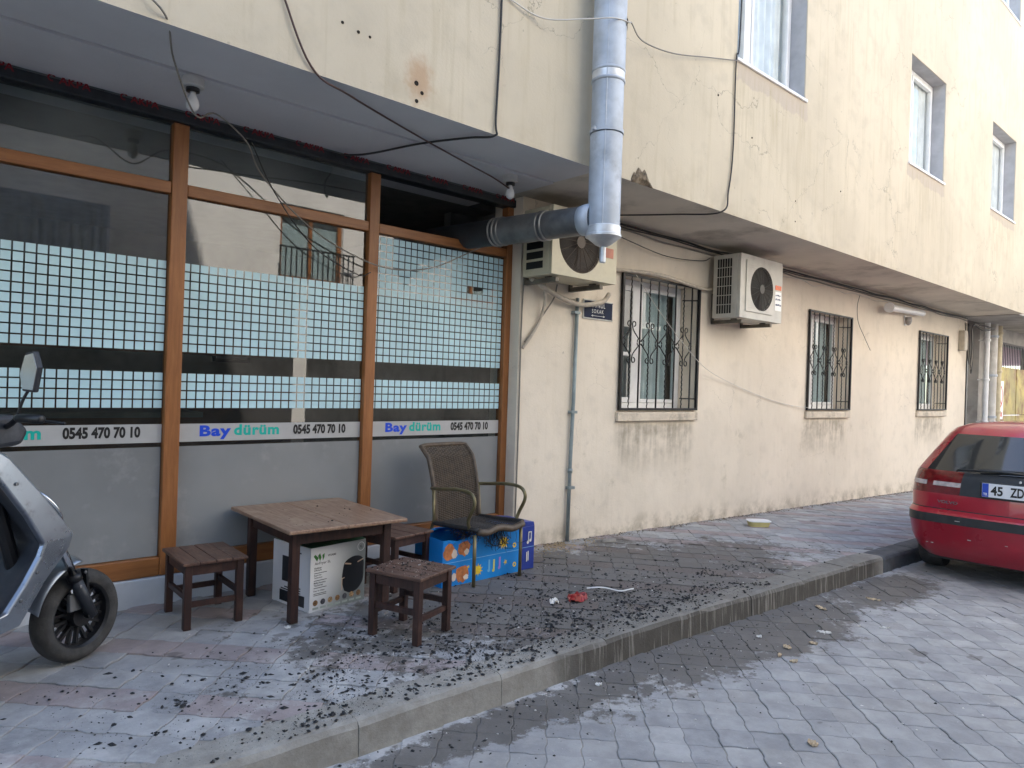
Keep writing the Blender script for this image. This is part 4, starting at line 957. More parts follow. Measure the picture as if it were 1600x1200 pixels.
# ------------------------------------------------------------------ blue carton lying behind the chair legs
bb = thing('blue_box', (0, 0, 0), 'torn blue cardboard box with suns and coloured marks under the wicker chair', 'box')
M_BLUEC = mat('blue_card', (.008, .22, .62), .4, var=.12, nscale=4); M_NAVY = mat('navy_card', (.02, .045, .28), .4, var=.1)
LW, LD, LH = .72, .30, .325
b = MB()
b.add([(0, 0, 0), (LW, 0, 0), (LW, 0, LH), (.26, 0, LH), (.21, 0, LH - .02), (.12, 0, LH - .028), (.05, 0, LH - .012), (0, 0, LH - .015)], [tuple(range(8))])
b.add([(0, LD, 0), (LW, LD, 0), (LW, LD, LH), (0, LD, LH)], [(0, 1, 2, 3)]); b.add([(0, 0, 0), (0, LD, 0), (0, LD, LH), (0, 0, LH - .015)], [(0, 1, 2, 3)]); b.add([(0, 0, .001), (LW, 0, .001), (LW, LD, .001), (0, LD, .001)], [(0, 1, 2, 3)])
b.add([(.28, 0, LH), (LW, 0, LH), (LW, LD, LH), (.30, LD, LH), (.34, .2, LH + .002), (.25, .1, LH + .006)], [tuple(range(6))])
b.add([(.0, LD, LH), (.3, LD, LH), (.28, LD - .09, LH + .012), (.12, LD - .06, LH + .02), (.0, LD - .1, LH + .01)], [tuple(range(5))])
o = b.build('carton', M_BLUEC, bb, local=True, fix=False); md = o.modifiers.new('t', 'SOLIDIFY'); md.thickness = .003; md.offset = 0
MB().box(LW + .002, LW + .155, .005, LD, .0, LH - .01).prism([(LW + .002, LH - .01), (LW + .155, LH - .01), (LW + .145, LH + .02), (LW + .01, LH + .035)], -LD + .01, -.005, Matrix.Rotation(math.pi / 2, 4, 'X')).build('end_carton', M_NAVY, bb, bevel=.003, local=True)
b = MB(); b.box(.0, LW, -.0032, -.002, .158, .161); b.box(LW + .004, LW + .153, .0015, .003, .163, .166); b.build('fold_line', mat('pale_blue_print', (.25, .50, .75), .5, var=0), bb, local=True)
def star(b, cx, cz, r0, r1, n, y, ph=0): b.add([(cx + (r1 if i % 2 else r0) * math.cos(ph + i * math.pi / n), y, cz + (r1 if i % 2 else r0) * math.sin(ph + i * math.pi / n)) for i in range(2 * n)], [tuple(range(2 * n))])
b = MB(); star(b, .55, .235, .028, .055, 11, -.003); star(b, .315, .075, .024, .046, 10, -.003); star(b, .575, .09, .008, .022, 5, -.003); star(b, .225, .11, .006, .014, 5, -.003)
for cx, cz in ((.66, .20), (.665, .06)): disc(b, cx, cz, .008, .018, -.003, 12)
b.build('sun_print', mat('yellow_print', (.80, .56, .04), .5, var=.1, nscale=40), bb, local=True, fix=False)
b = MB(); rr = random.Random(6)
def blob(b, cx, cz, rx, rz, y, n=18): b.add([(cx + rx * (1 + .16 * rr.uniform(-1, 1)) * math.cos(i * math.tau / n), y, cz + rz * (1 + .16 * rr.uniform(-1, 1)) * math.sin(i * math.tau / n)) for i in range(n)], [tuple(range(n))])
for cx, cz, rx, rz in ((.055, .23, .05, .055), (.18, .24, .055, .05), (.03, .06, .03, .05), (.17, .07, .06, .055)): blob(b, cx, cz, rx, rz, -.0028)
b.build('orange_print', mat('orange_brown_print', (.52, .18, .06), .5, var=.25, nscale=30), bb, local=True, fix=False)
for cx, cz, rx, rz in ((.10, .215, .024, .03), (.205, .215, .02, .022), (.10, .06, .02, .028), (.205, .045, .022, .018)):
    b = MB(); blob(b, cx, cz, rx, rz, -.0034); b.build('cream_print', mat('cream_print', (.72, .60, .50), .5, var=.1), bb, local=True, fix=False)
b = MB()
for k, (x, z, mi) in enumerate(((.41, .055, 0), (.455, .05, 1), (.51, .06, 2))):
    b.box(x, x + .016, -.0034, -.0024, z, z + .075, mi); disc(b, x + .004, z, 0, .012, -.003, 10); b.mi[-1] = mi
b.build('pencil_print', [mat('sky_print', (.15, .45, .75), .5, var=0), mat('lime_print', (.65, .62, .15), .5, var=0), mat('violet_print', (.35, .22, .65), .5, var=0)], bb, local=True, fix=False)
b = MB(); b.box(LW + .085, LW + .092, .0, .002, .195, .275); b.box(LW + .085, LW + .12, 0, .002, .27, .277); b.box(LW + .113, LW + .12, 0, .002, .21, .277); disc(b, LW + .082, .20, 0, .012, .0005, 12); disc(b, LW + .108, .212, 0, .012, .0005, 12)
b.box(LW + .07, LW + .078, 0, .002, .06, .13); b.box(LW + .085, LW + .093, 0, .002, .065, .135)
b.build('note_print', mat('white_print', (.75, .73, .68), .5, var=0), bb, local=True, fix=False)
put(bb, 2.815, -.60, R(2.5))

# ------------------------------------------------------------------ wicker chair
ch = thing('wicker_chair', (0, 0, 0), 'grey-brown wicker armchair with bronze tube arms and a burnt seat', 'chair')
M_WICK = mat('grey_brown_wicker', (.095, .068, .045), .55, var=.3, nscale=25); M_WICKD = mat('burnt_wicker', (.03, .026, .024), .6, var=.4, nscale=25)
M_BRZ = mat('bronze_tube', (.20, .165, .085), .42, .55, var=.2, nscale=9)
# local: x right, y back, seat height .375
CWd, SH = .215, .375
def back_pt(u, v): # u -1..1, v 0..1
    z = SH - .01 + .52 * v; y = .43 + .03 * v + .10 * v ** 2.5 + .02 * (1 - u * u) - (.0 if v < .9 else .0)
    return Vector((u * (CWd - .01 + .012 * v), y + (.05 * max(0, v - .86) / .14), z))
wv = MB(); nst = 19
for k in range(64):
    v = .0 + k / 63
    wv.tube([back_pt(-1 + 2 * i / 76, v) + Vector((0, .0042 * math.cos(math.pi * i / 76 * nst * 2 / 2 + (math.pi if k % 2 else 0)), 0)) for i in range(77)], .0042, 4, cap=False)
tag(wv.build('back_weave', M_WICK, ch, local=True, smooth=True, fix=False), kind='stuff')
st = MB()
for k in range(nst + 1):
    u = -1 + 2 * k / nst; st.tube([back_pt(u, v / 12) for v in range(13)], .0035, 4)
st.build('back_stakes', M_WICK, ch, local=True, fix=False)
rim = [back_pt(-1, i / 14) for i in range(15)] + [back_pt(-1 + 2 * i / 10, 1) + Vector((0, 0, .006)) for i in range(1, 10)] + [back_pt(1, 1 - i / 14) for i in range(15)]
MB().tube(rim, .016, 8).build('back_rim', M_WICK, ch, local=True, smooth=True)
def seat_pt(u, v): # v 0 front 1 back
    return Vector((u * CWd, -.02 + .46 * v, SH + .004 - .022 * (1 - u * u) * math.sin(math.pi * min(1, v + .1)) - .02 * (v) + .012 * math.sin(u * 5 + 2) * (1 - v)))
wv = MB()
for k in range(56):
    v = k / 55
    wv.tube([seat_pt(-1 + 2 * i / 76, v) + Vector((0, 0, .0042 * math.cos(math.pi * i / 76 * nst + (math.pi if k % 2 else 0)))) for i in range(77)], .0043, 4, cap=False)
tag(wv.build('seat_weave', M_WICKD, ch, local=True, smooth=True, fix=False), kind='stuff')
MB().tube([seat_pt(-1, i / 12) + Vector((0, 0, .0)) for i in range(13)], .018, 8).build('seat_rim', M_WICKD, ch, local=True, smooth=True)
MB().tube([seat_pt(1, i / 12) for i in range(13)], .02, 8).build('seat_rim', M_WICKD, ch, local=True, smooth=True)
MB().tube([seat_pt(-1 + 2 * i / 12, 0) + Vector((0, -.004, -.008)) for i in range(13)], .024, 8).build('seat_rim', M_WICK, ch, local=True, smooth=True)
for s in (-1, 1):
    x = s * (CWd + .008)
    front = [(x, .0, 0), (x, .0, .2), (x, .002, SH - .03)]
    MB().tube(front, .0125, 10).build('leg', M_BRZ, ch, local=True, smooth=True)
    MB().tube([(x, .56, 0), (x, .50, .2), (x * .99, .43, SH), (x * .97, .45, .6)], .0125, 10).build('leg', M_BRZ, ch, local=True, smooth=True)
    xo = s * (CWd + .03)
    arm = spline([(x, .06, SH + .0), (xo, .045, SH + .07), (xo, -.005, SH + .16), (xo, -.002, SH + .215), (xo, .05, SH + .25), (xo, .18, SH + .255), (xo * .99, .36, SH + .235), (x * .98, .47, SH + .225)], 6)
    MB().tube(arm, .0125, 10).build('arm', M_BRZ, ch, local=True, smooth=True)
fr = MB(); rr = random.Random(12)
for k in range(70):
    x = rr.gauss(.03, .05); y = rr.uniform(0, .12); p = [Vector((x, y, SH - .01))]
    for q in range(5): p.append(p[-1] + Vector((rr.gauss(0, .012), rr.gauss(-.003, .01), -rr.uniform(.008, .045 if q < 4 else .02))))
    if rr.random() < .4: p += [p[-1] + Vector((rr.gauss(0, .03), rr.gauss(0, .02), rr.uniform(-.01, .02))) for _ in range(2)]
    fr.tube(p, .0016, 3)
for k in range(60):
    x = -CWd + rr.gauss(.03, .05); p = [Vector((x, rr.uniform(.0, .2), SH - .01))]
    for q in range(4): p.append(p[-1] + Vector((rr.gauss(-.01, .02), rr.gauss(-.005, .015), rr.uniform(-.03, .008))))
    fr.tube(p, .0015, 3)
tag(fr.build('frayed_strands', M_BLACK, ch, local=True, fix=False), kind='stuff')
put(ch, 3.235, -.672, R(4))

# ------------------------------------------------------------------ scooter (front wheel contact at the origin, +x forward, +y left)
sc = thing('motor_scooter', (0, 0, 0), 'silver scooter with scuffed leg shield parked at the left edge', 'scooter')
M_SIL = mat('scuffed_silver_plastic', (.29, .32, .36), .28, .75, var=.12, nscale=4, grime=((.17, .17, .17), 14, .54, .6)); M_TYRE = mat('tyre_rubber', (.055, .053, .050), .85, var=.3, nscale=20, bump=.3, bscale=60)
M_DPL = mat('dark_plastic', (.03, .034, .042), .45, var=.3, nscale=5, grime=((.10, .105, .115), 5, .55, .5)); M_CHR = mat('chrome', (.7, .71, .73), .15, 1, var=.05)
def wheel(cx, r_, name, w=.055):
    Tm = Matrix.Translation((cx, 0, r_)) @ Matrix.Rotation(math.pi / 2, 4, 'X')
    prof = [(r_ * .70, -w * .8), (r_ * .79, -w * 1.0), (r_ * .90, -w * .92), (r_ * .97, -w * .6), (r_, -w * .2), (r_, w * .2), (r_ * .97, w * .6), (r_ * .90, w * .92), (r_ * .79, w), (r_ * .70, w * .8)]
    wh = MB(); n = 48; vs = []
    for a, h in prof: vs += [Tm @ Vector((a * math.cos(j * math.tau / n), a * math.sin(j * math.tau / n), h)) for j in range(n)]
    k = len(prof); wh.add(vs, [(i * n + j, i * n + (j + 1) % n, (i + 1) * n + (j + 1) % n, (i + 1) * n + j) for i in range(k - 1) for j in range(n)])
    tyre = wh.build('tyre', M_TYRE, sc, smooth=True, local=True)
    rm = MB(); prof2 = [(r_ * .71, -w * .82), (r_ * .65, -w * .6), (r_ * .62, 0), (r_ * .65, w * .6), (r_ * .71, w * .82)]; vs = []
    for a, h in prof2: vs += [Tm @ Vector((a * math.cos(j * math.tau / n), a * math.sin(j * math.tau / n), h)) for j in range(n)]
    rm.add(vs, [(i * n + j, i * n + (j + 1) % n, (i + 1) * n + (j + 1) % n, (i + 1) * n + j) for i in range(4) for j in range(n)])
    for q in range(9):
        a = q * math.tau / 9
        for da in (-.2, .2):
            p0 = Tm @ Vector((.045 * math.cos(a), .045 * math.sin(a), 0)); p1 = Tm @ Vector((r_ * .64 * math.cos(a + da), r_ * .64 * math.sin(a + da), .0)); rm.bar(p0, p1, .012, .022, up=(0, 1, 0))
    rm.lathe([(.052, -.045), (.055, -.03), (.055, .03), (.05, .045)], Tm, 24)
    rm.build('rim', M_BLACK, sc, local=True)
    MB().lathe([(r_ * .40, -.034), (r_ * .40, -.03)], Tm, 40).build('brake_disc', M_GALVD, sc, local=True)
wheel(0, .212, 'front'); wheel(-1.26, .212, 'rear')
for s in (-1, 1):
    y = s * .085
    MB().tube([(.012, y, .215), (-.075, y, .40)], .026, 14).build('fork_lower', M_DPL, sc, smooth=True, local=True)
    MB().tube([(-.073, y, .397), (-.085, y, .425)], .03, 14).build('fork_seal', M_BLACK, sc, smooth=True, local=True)
    MB().tube([(-.08, y, .415), (-.19, y, .66)], .017, 12).build('fork_tube', M_CHR, sc, smooth=True, local=True)
    MB().bar((.01, y - s * .02, .225), (-.03, y, .44), .012, .03).lathe([(.02, -.015), (.02, .015)], Matrix.Translation((0, y, .222)) @ Matrix.Rotation(math.pi / 2, 4, 'X'), 12).build('fork_bracket', M_BLACK, sc, local=True)
b = MB(); b.grid(lambda u, v: ((.250 * math.cos(R(97 + 70 * u))), -.075 + .15 * v, .222 + .250 * math.sin(R(97 + 70 * u)) + .02 * math.sin(math.pi * v)), 20, 6)
o = b.build('front_mudguard', M_SIL, sc, smooth=True, local=True, fix=False); o.modifiers.new('s', 'SOLIDIFY').thickness = .006
outer = [(-.53, 1.06), (-.43, .99), (-.28, .815), (-.14, .632), (-.165, .572), (-.27, .46), (-.385, .30), (-.50, .285), (-.95, .275)]
inner = [(-.56, 1.0), (-.50, .92), (-.37, .74), (-.295, .61), (-.315, .56), (-.38, .46), (-.455, .365), (-.55, .345), (-.95, .335)]
for s in (-1, 1):
    b = MB(); n = len(outer); V = []
    for (o_, i_) in zip(outer, inner): V += [(o_[0], s * .135, o_[1]), (o_[0] - .012, s * .165, o_[1] - .004), (i_[0], s * .175, i_[1]), (i_[0] - .01, s * .15, i_[1])]
    for i in range(n - 1):
        for q in range(4): b.f.append((i * 4 + q, i * 4 + (q + 1) % 4, (i + 1) * 4 + (q + 1) % 4, (i + 1) * 4 + q)); b.mi.append(0)
    b.v = V; b.f += [(0, 1, 2, 3), tuple(range(4 * n - 4, 4 * n))]; b.mi += [0, 0]
    b.build('shield_side', M_SIL, sc, local=True, bevel=.006)
b = MB(); n = len(outer)
b.grid(lambda u, v: (lambda k, t: (outer[k][0] + (outer[k + 1][0] - outer[k][0]) * t + .05 * (1 - (2 * v - 1) ** 2) * (1 if u < .62 else .0), (2 * v - 1) * .135, outer[k][1] + (outer[k + 1][1] - outer[k][1]) * t + .001))(min(n - 2, int(u * (n - 1))), u * (n - 1) - min(n - 2, int(u * (n - 1)))), (n - 1) * 4, 10)
b.build('front_cover', M_SIL, sc, local=True, smooth=True, fix=False)
b = MB(); n = len(inner)
b.grid(lambda u, v: (lambda k, t: (inner[k][0] + (inner[k + 1][0] - inner[k][0]) * t - .004 + .03 * (1 - (2 * v - 1) ** 4), (2 * v - 1) * .152, inner[k][1] + (inner[k + 1][1] - inner[k][1]) * t))(min(n - 2, int(u * (n - 1))), u * (n - 1) - min(n - 2, int(u * (n - 1)))), (n - 1) * 3, 8)
b.build('inner_panel', M_DPL, sc, local=True, smooth=True, fix=False)
MB().lathe([(.001, .03), (.05, .026), (.068, .012), (.072, 0)], Matrix.Translation((-.165, 0, .735)) @ Matrix.Rotation(R(55), 4, 'Y') @ Matrix.Scale(1.35, 4, (1, 0, 0)), 28).build('headlamp', mat('lamp_glass', (.45, .47, .5), .08, .3, var=.1), sc, smooth=True, local=True)
MB().tube([Matrix.Translation((-.165, 0, .735)) @ Matrix.Rotation(R(55), 4, 'Y') @ Vector((.1 * math.cos(t), .075 * math.sin(t), .004)) for t in [i * math.tau / 30 for i in range(31)]], .008, 8, cap=False).build('headlamp_rim', M_CHR, sc, smooth=True, local=True)
b = MB(); b.prism([(-.95, .36), (-.55, .345), (-.50, .29), (-.5, .27), (-.95, .255)], -.14, .14, Matrix.Rotation(math.pi / 2, 4, 'X')); b.build('floorboard', M_DPL, sc, local=True, bevel=.01)
b = MB(); b.prism([(-.92, .30), (-.90, .70), (-1.0, .76), (-1.62, .80), (-1.70, .70), (-1.45, .48), (-1.05, .40)], -.15, .15, Matrix.Rotation(math.pi / 2, 4, 'X')); b.build('rear_body', M_SIL, sc, local=True, bevel=.03)
b = MB(); b.prism([(-.92, .77), (-1.0, .83), (-1.25, .83), (-1.4, .87), (-1.66, .88), (-1.68, .815), (-1.0, .765)], -.13, .13, Matrix.Rotation(math.pi / 2, 4, 'X')); b.build('seat', M_BLACK, sc, local=True, bevel=.025)
b = MB(); b.tube(spline([(-.44, -.33, 1.145), (-.43, -.2, 1.15), (-.40, -.08, 1.11), (-.40, .08, 1.11), (-.43, .2, 1.15), (-.44, .33, 1.145)], 6), .012, 10); b.build('handlebar', M_BLACK, sc, smooth=True, local=True)
for s in (-1, 1):
    MB().tube([(-.435, s * .19, 1.15), (-.44, s * .21, 1.148), (-.44, s * .33, 1.145), (-.44, s * .335, 1.145)], [.014, .018, .018, .012], 12).build('grip', M_BLACK, sc, smooth=True, local=True)
    MB().tube(spline([(-.40, s * .15, 1.14), (-.36, s * .22, 1.135), (-.345, s * .33, 1.125)], 5), .006, 8).lathe([(.001, -.008), (.008, 0), (.001, .008)], Matrix.Translation((-.345, s * .335, 1.125)), 8).build('brake_lever', M_BLACK, sc, smooth=True, local=True)
    MB().tube(spline([(-.42, s * .17, 1.15), (-.41, s * .19, 1.22), (-.40, s * .215, 1.27)], 5), .006, 8).build('mirror_stem', M_BLACK, sc, smooth=True, local=True)
    Tm = Matrix.Translation((-.40, s * .225, 1.335)) @ Matrix.Rotation(R(-14) * s, 4, 'X') @ Matrix.Rotation(R(90), 4, 'Y') @ Matrix.Rotation(R(90), 4, 'Z')
    hexa = [(-.045, -.075), (.02, -.085), (.05, -.02), (.04, .07), (-.005, .09), (-.045, .03)]
    MB().prism(hexa, -.012, .012, Tm).build('mirror', M_DPL, sc, local=True, bevel=.006)
    MB().prism([(x * .88, y * .88) for x, y in hexa], -.0145, -.0125, Tm).build('mirror_glass', M_CHR, sc, local=True)
b = MB(); b.prism([(-.46, 1.02), (-.33, 1.03), (-.30, 1.09), (-.36, 1.16), (-.47, 1.16), (-.50, 1.08)], -.09, .09, Matrix.Rotation(math.pi / 2, 4, 'X')); b.build('handlebar_cover', M_DPL, sc, local=True, bevel=.02)
for s in (-1, 1):
    MB().box(-.09, -.03, s * .06 - .012, s * .06 + .012, .25, .33).build('brake_caliper', M_GALVD, sc, bevel=.006, local=True)
    for (bx_, bz_) in ((-.075, .37), (-.05, .43), (-.33, .50), (-.40, .40), (-.42, .88)): MB().lathe([(.008, 0), (.007, .005), (.003, .006)], Matrix.Translation((bx_, s * (.115 if bz_ < .45 and bx_ > -.2 else .172), bz_)) @ Matrix.Rotation(-s * math.pi / 2, 4, 'X'), 8).build('bolt', M_GALVD, sc, local=True)
MB().tube([(-.30, 0, .5), (-.45, 0, 1.05)], .03, 12).build('steering_head', M_BLACK, sc, local=True)
MB().box(-1.3, -1.0, -.12, .12, .2, .36).build('rear_engine', M_BLACK, sc, bevel=.03, local=True)
MB().tube([(-.95, .12, .27), (-.9, .2, .02)], .01, 8).build('side_stand', M_BLACK, sc, local=True)
sc.location = (.739, -.544, zwalk(.7, -.54)); sc.rotation_euler = (R(-2), 0, R(30))
# ------------------------------------------------------------------ red estate car
CX, CY = 6.86, -2.80
car = thing('parked_car', (CX + .75, CY, zroad(7.7, -2.8)), 'red estate car parked at the kerb, seen from behind', 'car')
cz = zroad(7.7, -2.8) + .0
M_CAR = mat('red_car_paint', (.36, .009, .026), .3, .1, var=.10, nscale=2, coat=.7, grime=((.30, .10, .10), 7, .62, .35))
M_TRIM = mat('black_car_trim', (.022, .024, .026), .5, var=.2, nscale=12); M_CGL = mat('car_glass', (.018, .021, .022), .06, var=0, spec=.8)
LV = [(.20, .14, 4.36, .74), (.28, .06, 4.42, .80), (.38, .02, 4.46, .835), (.50, .0, 4.48, .85), (.518, -.008, 4.485, .857), (.592, -.008, 4.485, .857), (.605, .0, 4.47, .85), (.63, .050, 4.45, .846), (.638, .056, 4.448, .845), (.745, .06, 4.37, .85), (.765, .062, 4.33, .85), (.832, .072, 4.05, .845), (.87, .079, 3.85, .84), (.945, .10, 3.35, .822), (.965, .115, 3.25, .81), (1.12, .235, 2.95, .725), (1.285, .385, 2.5, .628), (1.335, .45, 2.35, .585), (1.375, .58, 2.15, .50), (1.40, .85, 1.75, .30)]
NRR, NC, NS, NF = 12, 6, 18, 8
def ring(z, xr, xf, w):
    rc = min(.20, w * .3); rf = min(.35, w * .5); P = []
    for i in range(NRR): t = -1 + 2 * i / NRR; P.append((xr + .05 * t * t, t * (w - rc)))
    for i in range(NC): a = math.pi - (math.pi / 2) * i / NC; P.append((xr + .05 + rc * 1.2 + rc * 1.2 * math.cos(a), w - rc + rc * math.sin(a)))
    for i in range(NS): P.append((xr + .05 + rc * 1.2 + (xf - rf - xr - .05 - rc * 1.2) * i / NS, w))
    for i in range(NC): a = math.pi / 2 - (math.pi / 2) * i / NC; P.append((xf - rf + rf * math.cos(a), w - rf + rf * math.sin(a)))
    for i in range(NF): t = 1 - 2 * i / NF; P.append((xf, t * (w - rf)))
    for i in range(NC): a = -(math.pi / 2) * i / NC; P.append((xf - rf + rf * math.cos(a), -w + rf + rf * math.sin(a)))
    for i in range(NS): P.append((xf - rf + (xr + .05 + rc * 1.2 - xf + rf) * i / NS, -w))
    for i in range(NC): a = -math.pi / 2 - (math.pi / 2) * i / NC; P.append((xr + .05 + rc * 1.2 + rc * 1.2 * math.cos(a), -w + rc + rc * math.sin(a)))
    return [(CX + x, CY + y, cz + z) for x, y in P]
RG = [ring(*l) for l in LV]; NP = len(RG[0])
o1 = NRR; o2 = o1 + NC; o3 = o2 + NS; o4 = o3 + NC; o5 = o4 + NF; o6 = o5 + NC; o7 = o6 + NS
def zone(l, s):
    z = (LV[l][0] + LV[l + 1][0]) / 2
    rear = s < o1; cl = o1 <= s < o2; crr = s >= o7; side = (o2 <= s < o3) or (o6 <= s < o7); front = o4 <= s < o5
    sidek = (s - o2) if o2 <= s < o3 else (o7 - 1 - s)
    if .518 <= z <= .592 and (rear or cl or crr or (side and sidek < 2)): return 'bumper_strip'
    if .63 <= z <= .638 and (rear or cl or crr): return 'tailgate_gap'
    if z < .62 and (rear or cl or crr or (side and sidek < 2)): return 'rear_bumper'
    if .765 < z < .965:
        if rear and 2 <= s < NRR - 2: return 'tailgate_panel'
        if .832 <= z <= .87 and (crr or cl) and (s % NP != o1): return 'lamp_clear_' + ('r' if crr else 'l')
        if .832 <= z <= .87 and rear and s in (0, 1, NRR - 2, NRR - 1): return 'lamp_clear_' + ('r' if s < 2 else 'l')
        if (rear and s < 2) or crr: return 'tail_lamp_r'
        if (rear and s >= NRR - 2) or cl: return 'tail_lamp_l'
    if .965 < z < 1.285:
        if (rear and 0 <= s < NRR) or s in (o1, o1 + 1, NP - 1, NP - 2): return 'rear_window'
        if side and sidek not in (0, 6, 12): return 'side_window_l' if s < o3 else 'side_window_r'
        if front: return 'windscreen'
    return 'body'
parts = {}
for l in range(len(LV) - 1):
    for s in range(NP): parts.setdefault(zone(l, s), []).append((l, s))
for nm, cells in parts.items():
    b = MB(); ids = {}
    def vid(l, s):
        k = (l, s % NP)
        if k not in ids: ids[k] = len(b.v); b.v.append(RG[l][s % NP])
        return ids[k]
    for l, s in cells: b.f.append((vid(l, s), vid(l, s + 1), vid(l + 1, s + 1), vid(l + 1, s))); b.mi.append(0)
    if nm == 'body':
        b.f.append(tuple(vid(len(LV) - 1, s) for s in range(NP))); b.mi.append(0); b.f.append(tuple(vid(0, s) for s in range(NP))); b.mi.append(0)
    mm = M_CAR if nm in ('body', 'rear_bumper') else M_TRIM if nm in ('bumper_strip', 'tailgate_panel') else M_CGL
    if nm == 'tailgate_gap': mm = M_TXT
    if 'clear' in nm: mm = mat('clear_lamp', (.50, .44, .42), .15, var=.2, nscale=30)
    elif 'lamp' in nm: mm = mat('red_lamp_plastic', (.14, .004, .007), .12, var=.25, nscale=30, coat=.5)
    b.build({'lamp_clear_r': 'lamp_strip', 'lamp_clear_l': 'lamp_strip', 'tail_lamp_r': 'tail_lamp', 'tail_lamp_l': 'tail_lamp', 'side_window_l': 'side_window', 'side_window_r': 'side_window'}.get(nm, nm), mm, car, smooth=True, auto=28, fix=False)
def cp_(x, y, z): return (CX + x, CY + y, cz + z)
# light bar inside the lamps, glass surround, wiper, plate, badge
b = MB(); b.tube([cp_(.118, .46, .975), cp_(.10, .45, .985), cp_(.10, .15, 1.0), cp_(.105, -.02, .992)], .011, 8); b.tube([cp_(.118, .30, 1.0), cp_(.125, -.08, 1.012)], .008, 6); b.build('wiper', M_TRIM, car, smooth=True)
PX = .052
b = MB(); b.box(CX + PX - .006, CX + PX + .03, CY - .275, CY + .275, cz + .77, cz + .905); b.build('plate_holder', M_BLACK, car, bevel=.004)
b = MB(); b.box(CX + PX - .010, CX + PX - .0065, CY - .262, CY + .262, cz + .785, cz + .90); b.build('number_plate', mat('plate_white', (.75, .76, .78), .35, var=0), car, bevel=.002)
b = MB(); b.box(CX + PX - .0115, CX + PX - .0102, CY + .215, CY + .26, cz + .787, cz + .898); b.build('plate_band', mat('plate_blue', (.01, .06, .45), .4, var=0), car)
b = MB(); U_, V_ = (0, -1, 0), (0, 0, 1); xx = CX + PX - .0118
b=MB(); text_into(b, '45', (xx, CY + .20, cz + .803), U_, V_, .078, .085, .03); b.build('plate_characters', M_TXT, car, fix=False); b = MB(); text_into(b, 'ZD', (xx, CY + .065, cz + .803), U_, V_, .078, .095, .03); b.build('plate_characters', M_TXT, car, fix=False); b = MB(); text_into(b, '15', (xx, CY - .075, cz + .803), U_, V_, .078, .075, .03)
b.build('plate_characters', M_TXT, car, fix=False)
b = MB(); text_into(b, 'TR', (xx - .001, CY + .252, cz + .797), U_, V_, .022, .03, .02); b.build('plate_country', mat('print_white', (.8, .8, .8), .5, var=0), car, fix=False)
b = MB(); text_into(b, 'VOLVO', (CX + .089, CY + .60, cz + .685), (-.125, -1, 0), V_, .026, .16, .03); b.build('badge', M_CHR, car, fix=False)
b = MB(); b.lathe([(.012, 0), (.010, .006)], Matrix.Translation(cp_(.068, 0, .93)) @ Matrix.Rotation(-math.pi / 2, 4, 'Y'), 12); b.build('lock', M_CHR, car)
b = MB(); rr = random.Random(9)
for k in range(9):
    y, z = rr.uniform(-.5, .72), rr.choice((.55, .46, .40, .33)); x = .0
    b.box(CX - .016 + .055 * (y / .65) ** 2 + (.02 if z < .5 else .004), CX - .012 + .055 * (y / .65) ** 2 + (.02 if z < .5 else .004), CY + y, CY + y + rr.uniform(.012, .04), cz + z, cz + z + rr.uniform(.003, .008))
b.build('paint_chips', mat('chip_grey', (.45, .40, .38), .7, var=.2), car)
b = MB(); b.box(CX + .3, CX + 4.2, CY - .70, CY + .70, cz + .16, cz + .24); b.build('underbody', M_BLACK, car)
MB().tube([cp_(.12, -.42, .20), cp_(.6, -.42, .22)], .028, 12).build('exhaust_pipe', M_GALVD, car, smooth=True)
for wx in (.78, 3.38):
    for s in (-1, 1):
        Tm = Matrix.Translation(cp_(wx, s * .74, .30)) @ Matrix.Rotation(-s * math.pi / 2, 4, 'X')
        w = MB().lathe([(.19, .10), (.27, .10), (.292, .085), (.30, .04), (.30, -.05), (.292, -.09), (.19, -.10)], Tm, 40).build('wheel', M_TYRE, car, smooth=True, auto=50)
        MB().lathe([(.185, .085), (.17, .092), (.06, .08), (.03, .10), (.0, .10)], Tm, 30).build('rim', M_GALV, w, smooth=True, auto=30)
for s in (-1, 1): MB().box(CX + 2.75, CX + 2.85, CY + s * .86 - .07, CY + s * .86 + .07, cz + .93, cz + 1.05).build('door_mirror', M_CAR, car, bevel=.03)

car.rotation_euler = (0, 0, R(5)); car.location.x += .10; car.location.y += .05
# ------------------------------------------------------------------ litter
def crumple(name, cx, cy, w, d, h, material, label, cat, seed, rz=0, zf=zwalk, group=None):
    rr = random.Random(seed); b = MB(); n = 7
    H = [[rr.uniform(0, 1) ** 1.5 * h for _ in range(n + 1)] for _ in range(n + 1)]
    jx = [[rr.uniform(-.35, .35) / n for _ in range(n + 1)] for _ in range(n + 1)]
    c, s = math.cos(rz), math.sin(rz)
    def f(u, v):
        i, j = int(round(u * n)), int(round(v * n)); e = 1 - .35 * (abs(2 * v - 1) ** 2)
        x = (u - .5 + jx[i][j]) * w * e; y = (v - .5 + jx[j][i]) * d * (1 - .3 * abs(2 * u - 1) ** 2)
        return (cx + x * c - y * s, cy + x * s + y * c, zf(cx, cy) + .003 + H[i][j])
    b.grid(f, n, n); o = b.build(name, material, fix=False); o.modifiers.new('s', 'SOLIDIFY').thickness = .0012
    return tag(o, label, cat, group)
M_PAP = mat('white_paper', (.68, .66, .62), .7, var=.1); M_REDW = mat('red_wrapper', (.28, .02, .015), .4, var=.3, nscale=30)
M_BREAD = mat('bread_scrap', (.50, .39, .26), .8, var=.3, nscale=40)
crumple('wrapper', 3.40, -1.27, .17, .12, .035, M_REDW, 'crumpled red wrapper among the burnt crumbs', 'wrapper', 3, .4)
crumple('tissue', 3.22, -1.24, .07, .05, .03, M_PAP, 'small white tissue left of the red wrapper', 'tissue', 4)
